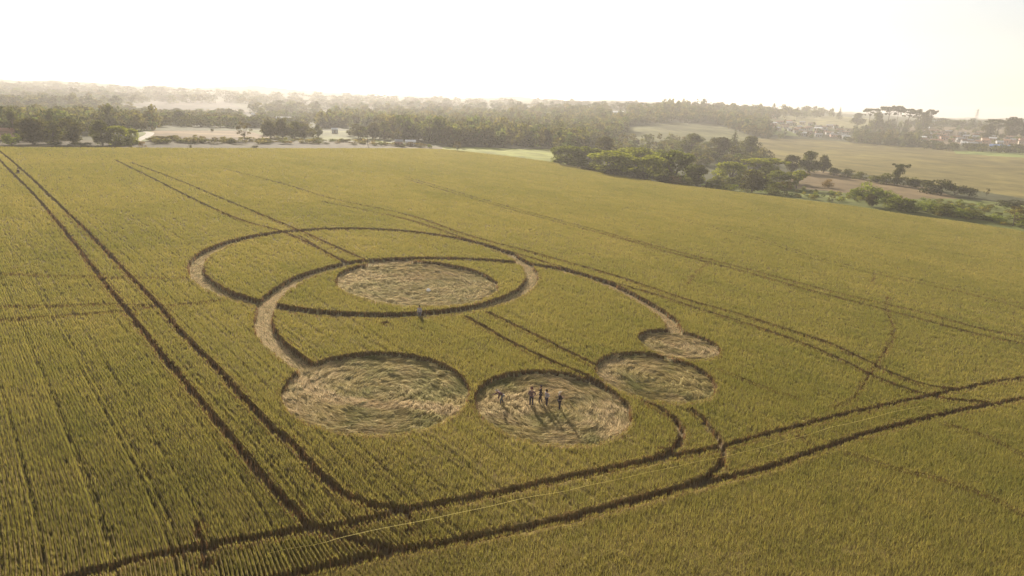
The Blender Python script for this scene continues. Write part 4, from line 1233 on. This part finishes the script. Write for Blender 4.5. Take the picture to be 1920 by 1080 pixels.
M_SKIN = mat_simple('skin', (.42, .25, .17), .6, 0, 5, .06)
def cloth(c, nm='cloth'): return mat_simple(nm, c, .9, 0, 9, .2)
def person(loc, yaw, label, top, legs, hair, pose='stand', height=1.72, stride=.12, lean=0.0, arms=('down', 'down'), group='people standing in the flattened circle', hat=None, shoes=(.03, .03, .03)):
    """faces local +y; joints follow the pose"""
    e = empty('person', loc, yaw)
    k = height/1.72
    pel = np.array([0, 0, .95]); hipw = .09
    sp = math.sin(lean); cp = math.cos(lean)
    if pose == 'bend': pel = np.array([0, -.06, .84])
    def up(d, x=0, f=0):      # along the spine from the pelvis
        return pel+np.array([x, sp*d+cp*f, cp*d-sp*f])
    waist, chest, sh, neck = up(.15), up(.34), up(.47), up(.55)
    hb = lean*.75
    def hd_(d, x=0, f=0):
        return neck+np.array([x, math.sin(hb)*d+math.cos(hb)*f, math.cos(hb)*d-math.sin(hb)*f])
    J = []; E = []
    def add(p, r, par=None):
        J.append((*p, r)); i = len(J)-1
        if par is not None: E.append((par, i))
        return i
    r0 = add(pel, (.125, .095)); w_ = add(waist, (.115, .085), r0); c_ = add(chest, (.135, .095), w_); s_ = add(sh, (.11, .08), c_)
    n_ = add(neck, (.05, .05), s_); h1 = add(hd_(.09, 0, .01), (.075, .088), n_); h2 = add(hd_(.17, 0, .005), (.077, .092), h1); h3 = add(hd_(.235, 0, -.01), (.05, .06), h2)
    add(hd_(.115, 0, .105), (.014, .012), h1)                                     # nose
    for sx in (-1, 1): add(hd_(.12, sx*.085, -.005), (.016, .012), h1)           # ears
    armj = []
    for sx, st in ((-1, arms[0]), (1, arms[1])):
        shp = up(.45, sx*.175)
        if st == 'down': el = shp+np.array([sx*.05, -.02, -.28]); wr = el+np.array([sx*.00, .06, -.24])
        elif st == 'hang': el = shp+np.array([sx*.03, .05, -.28]); wr = el+np.array([-sx*.02, .06, -.24])
        elif st == 'front': el = shp+np.array([sx*.07, .02, -.27]); wr = el+np.array([-sx*.13, .20, .06])
        elif st == 'face': el = shp+np.array([sx*.07, .12, -.20]); wr = el+np.array([-sx*.13, .14, .20])
        elif st == 'hip': el = shp+np.array([sx*.16, -.06, -.22]); wr = el+np.array([-sx*.14, .10, -.16])
        elif st == 'out': el = shp+np.array([sx*.14, .10, -.22]); wr = el+np.array([sx*.02, .20, -.08])
        a = add(shp, (.058, .058), s_); b = add(el, (.042, .042), a); c = add(wr, (.028, .024), b)
        d = wr-el; d /= np.linalg.norm(d)
        side = np.cross(d, [0, 1.0, 0]) if abs(d[1]) < .9 else np.cross(d, [0, 0, 1.0]); side /= np.linalg.norm(side)
        nrm = np.cross(side, d)
        palm = add(wr+d*.075, (.038, .018), c)
        for fi, fl in enumerate((.070, .080, .076, .060)):
            o = side*(fi-1.5)*.021
            f1 = add(wr+d*.10+o, (.0095, .0095), palm)
            f2 = add(wr+d*(.10+fl*.5)+o+nrm*.008, (.0085, .0085), f1)
            add(wr+d*(.10+fl*.88)+o+nrm*.028, (.007, .007), f2)
        t1 = add(wr+d*.055-side*.045+nrm*.01, (.012, .011), palm); add(wr+d*.095-side*.062+nrm*.022, (.009, .009), t1)
        armj.append((shp, el, wr))
    legj = []
    for sx, sg in ((-1, 1), (1, -1)):
        hip = pel+np.array([sx*hipw, 0, -.04]); an = np.array([sx*(.10+.02), sg*stride, .085])
        kn = (hip+an)/2+np.array([0, .035 if pose != 'bend' else .12, 0])
        a = add(hip, (.088, .09), r0); b = add(kn, (.056, .06), a); c = add(an, (.036, .04), b)
        t = add(an+np.array([0, .12, -.05]), (.038, .03), c); add(an+np.array([0, .19, -.058]), (.030, .02), t)
        legj.append((hip, kn, an))
    J = [((j[0], j[1], j[2], j[3])) for j in J]
    body = skin('body', J, E, M_SKIN, e, 1)
    # clothing
    tv = [(*(pel+np.array([0, 0, -.02])), (.15, .12)), (*waist, (.14, .11)), (*chest, (.16, .12)), (*up(.46), (.125, .10)), (*up(.53), (.065, .065))]
    te = [(0, 1), (1, 2), (2, 3), (3, 4)]
    for (s1, el, wr) in armj:
        i = len(tv); tv += [(*s1, .073), (*el, .057), (*(wr*.95+el*.05), .043)]; te += [(3, i), (i, i+1), (i+1, i+2)]
    skin('jacket', tv, te, cloth(top, 'jacket'), e, 1)
    lv = [(*(pel+np.array([0, 0, .02])), (.145, .115))]; le = []
    for (hp, kn, an) in legj:
        i = len(lv); lv += [(*hp, (.105, .108)), (*kn, (.076, .08)), (*(an+np.array([0, 0, .0])), (.058, .062))]; le += [(0, i), (i, i+1), (i+1, i+2)]
    skin('trousers', lv, le, cloth(legs, 'trousers'), e, 1)
    for (hp, kn, an) in legj:
        skin('shoe', [(*(an+np.array([0, -.02, -.035])), (.048, .045)), (*(an+np.array([0, .08, -.045])), (.048, .038)), (*(an+np.array([0, .19, -.052])), (.042, .028))], [(0, 1), (1, 2)], cloth(shoes, 'shoe'), e, 1)
    hv = [(*hd_(.17, 0, -.018), (.086, .096)), (*hd_(.235, 0, -.012), (.066, .076)), (*hd_(.10, 0, -.05), (.07, .06))]
    skin('hair', hv, [(0, 1), (0, 2)], cloth(hair, 'hair'), e, 1)
    for sx in (-1, 1):
        p = hd_(.135, sx*.033, .082)
        V, Fq = boxes([(p[0]-.012, p[0]+.012, p[1]-.008, p[1]+.008, p[2]-.006, p[2]+.006)])
        link('eye', mesh_np('eye', V, Fq, None, M_WIN), e)
    if hat:
        R_ = np.linspace(0, 2*np.pi, 17)[:-1]
        V = []; c0 = hd_(.215, 0, 0)
        prof = [(.150, .0), (.145, .012), (.090, .018), (.085, .07), (.05, .105), (.001, .11)]
        for r, z in prof:
            for a in R_: V.append(c0+np.array([math.cos(a)*r, math.sin(a)*r*1.1, z]))
        n = 16; Fq = [(k2*n+i, k2*n+(i+1) % n, (k2+1)*n+(i+1) % n, (k2+1)*n+i) for k2 in range(5) for i in range(n)]
        link('hat', mesh_np('hat', np.array(V), np.array(Fq), None, cloth(hat, 'hat'), True), e)
    e.scale = (k, k, k)
    tag(e, label, 'person', group)
    return e

def onfield(px, py, z=.07):
    q = P(px, py, z)
    return W(np.array([q[0], q[1], z]))
dark = (.045, .035, .04); dkb = (.035, .03, .045)
person(onfield(941, 757), 1.9, 'person with pale hair and dark top bending forward at the circle edge', (.10, .05, .07), (.14, .14, .13), (.40, .32, .27), 'bend', 1.72, .16, .95, ('hang', 'out'))
person(onfield(996, 762), 3.0, 'person in dark jacket, grey shirt and reddish cap standing with legs apart', (.16, .10, .10), (.06, .05, .065), (.03, .02, .02), 'stand', 1.74, .10, .03, ('hip', 'front'), hat=(.10, .03, .03))
person(onfield(1013, 757), 1.4, 'slim person all in black standing second in the close group', dark, dark, (.03, .02, .02), 'stand', 1.74, .10, .02, ('down', 'front'))
person(onfield(1024, 763), -1.0, 'shorter person in loose grey shirt and dark trousers in the close group', (.34, .31, .33), (.06, .05, .07), (.025, .02, .02), 'stand', 1.58, .06, .04, ('front', 'front'))
person(onfield(1048, 770), -1.2, 'person with pale blond hair in dark clothes standing apart at the right', (.035, .028, .032), (.038, .03, .038), (.62, .54, .40), 'stand', 1.76, .05, .06, ('front', 'front'))
person(onfield(787, 600, .0), .2, 'person in pale grey shirt standing at the ring path below the upper circle', (.36, .33, .36), (.16, .16, .18), (.05, .035, .03), 'stand', 1.74, .12, .02, ('down', 'down'), group='people beyond the circle')
person(onfield(36, 331, .0), .3, 'tiny distant person standing in the wheat between the far left wheel tracks', (.06, .04, .05), (.16, .14, .13), (.04, .03, .03), 'stand', 1.75, .1, .0, ('down', 'down'), group='people beyond the circle')

# white sack in the upper circle
def sack():
    R = np.random.default_rng(4); V = []; n, mm = 14, 8
    for k in range(mm+1):
        t = k/mm; r = .27*math.sin(math.pi*min(1, .12+t*.88))**.6*(1-.25*t)+.01
        for i in range(n):
            a = 2*math.pi*i/n; rr = r*(1+.12*math.sin(3*a+t*4)+R.normal(0, .02))
            V.append((math.cos(a)*rr*1.2, math.sin(a)*rr, t*.5))
    Fq = [(k*n+i, k*n+(i+1) % n, (k+1)*n+(i+1) % n, (k+1)*n+i) for k in range(mm) for i in range(n)]
    o = link('white_sack', mesh_np('white_sack', np.array(V), np.array(Fq), np.full((len(V), 3), .8), M_LEAFW, True), None, onfield(803, 547, .08))
    tag(o, 'small white sack left on the flattened wheat of the upper circle', 'sack')
sack()

# thin marker post at the far end of the field
g = ground(690, 274)
if g is not None:
    V, Fq = boxes([(-.12, .12, -.12, .12, -.3, 5.0), (-.5, .5, -.06, .06, 4.5, 4.7)])
    o = link('utility_pole', mesh_np('utility_pole', V, Fq, None, M_BARK), None, g)
    tag(o, 'thin pole with a short crossbar standing behind the far field edge', 'pole')

# ------------------------------------------------------------------ haze
def haze():
    V, Fq = boxes([(-5600, 5600, -5600, 5600, float(TZ.min())-3, max(CAMZ+4, float(TZ.max())+18))])
    mt = bpy.data.materials.new('haze'); mt.use_nodes = True
    n = mt.node_tree; n.nodes.clear()
    out = n.nodes.new('ShaderNodeOutputMaterial'); pv = n.nodes.new('ShaderNodeVolumePrincipled')
    pv.inputs['Color'].default_value = (.74, .71, .68, 1)
    pv.inputs['Density'].default_value = 0.00031
    pv.inputs['Anisotropy'].default_value = 0.34
    n.links.new(pv.outputs[0], out.inputs['Volume'])
    o = link('haze', mesh_np('haze', V, Fq, None, mt))
    tag(o, 'pale sunlit haze hanging over the whole landscape', 'haze', kind='stuff')
haze()
print('zrange', TZ.min(), TZ.max(), 'sun', math.degrees(sun_el), math.degrees(sun_az))
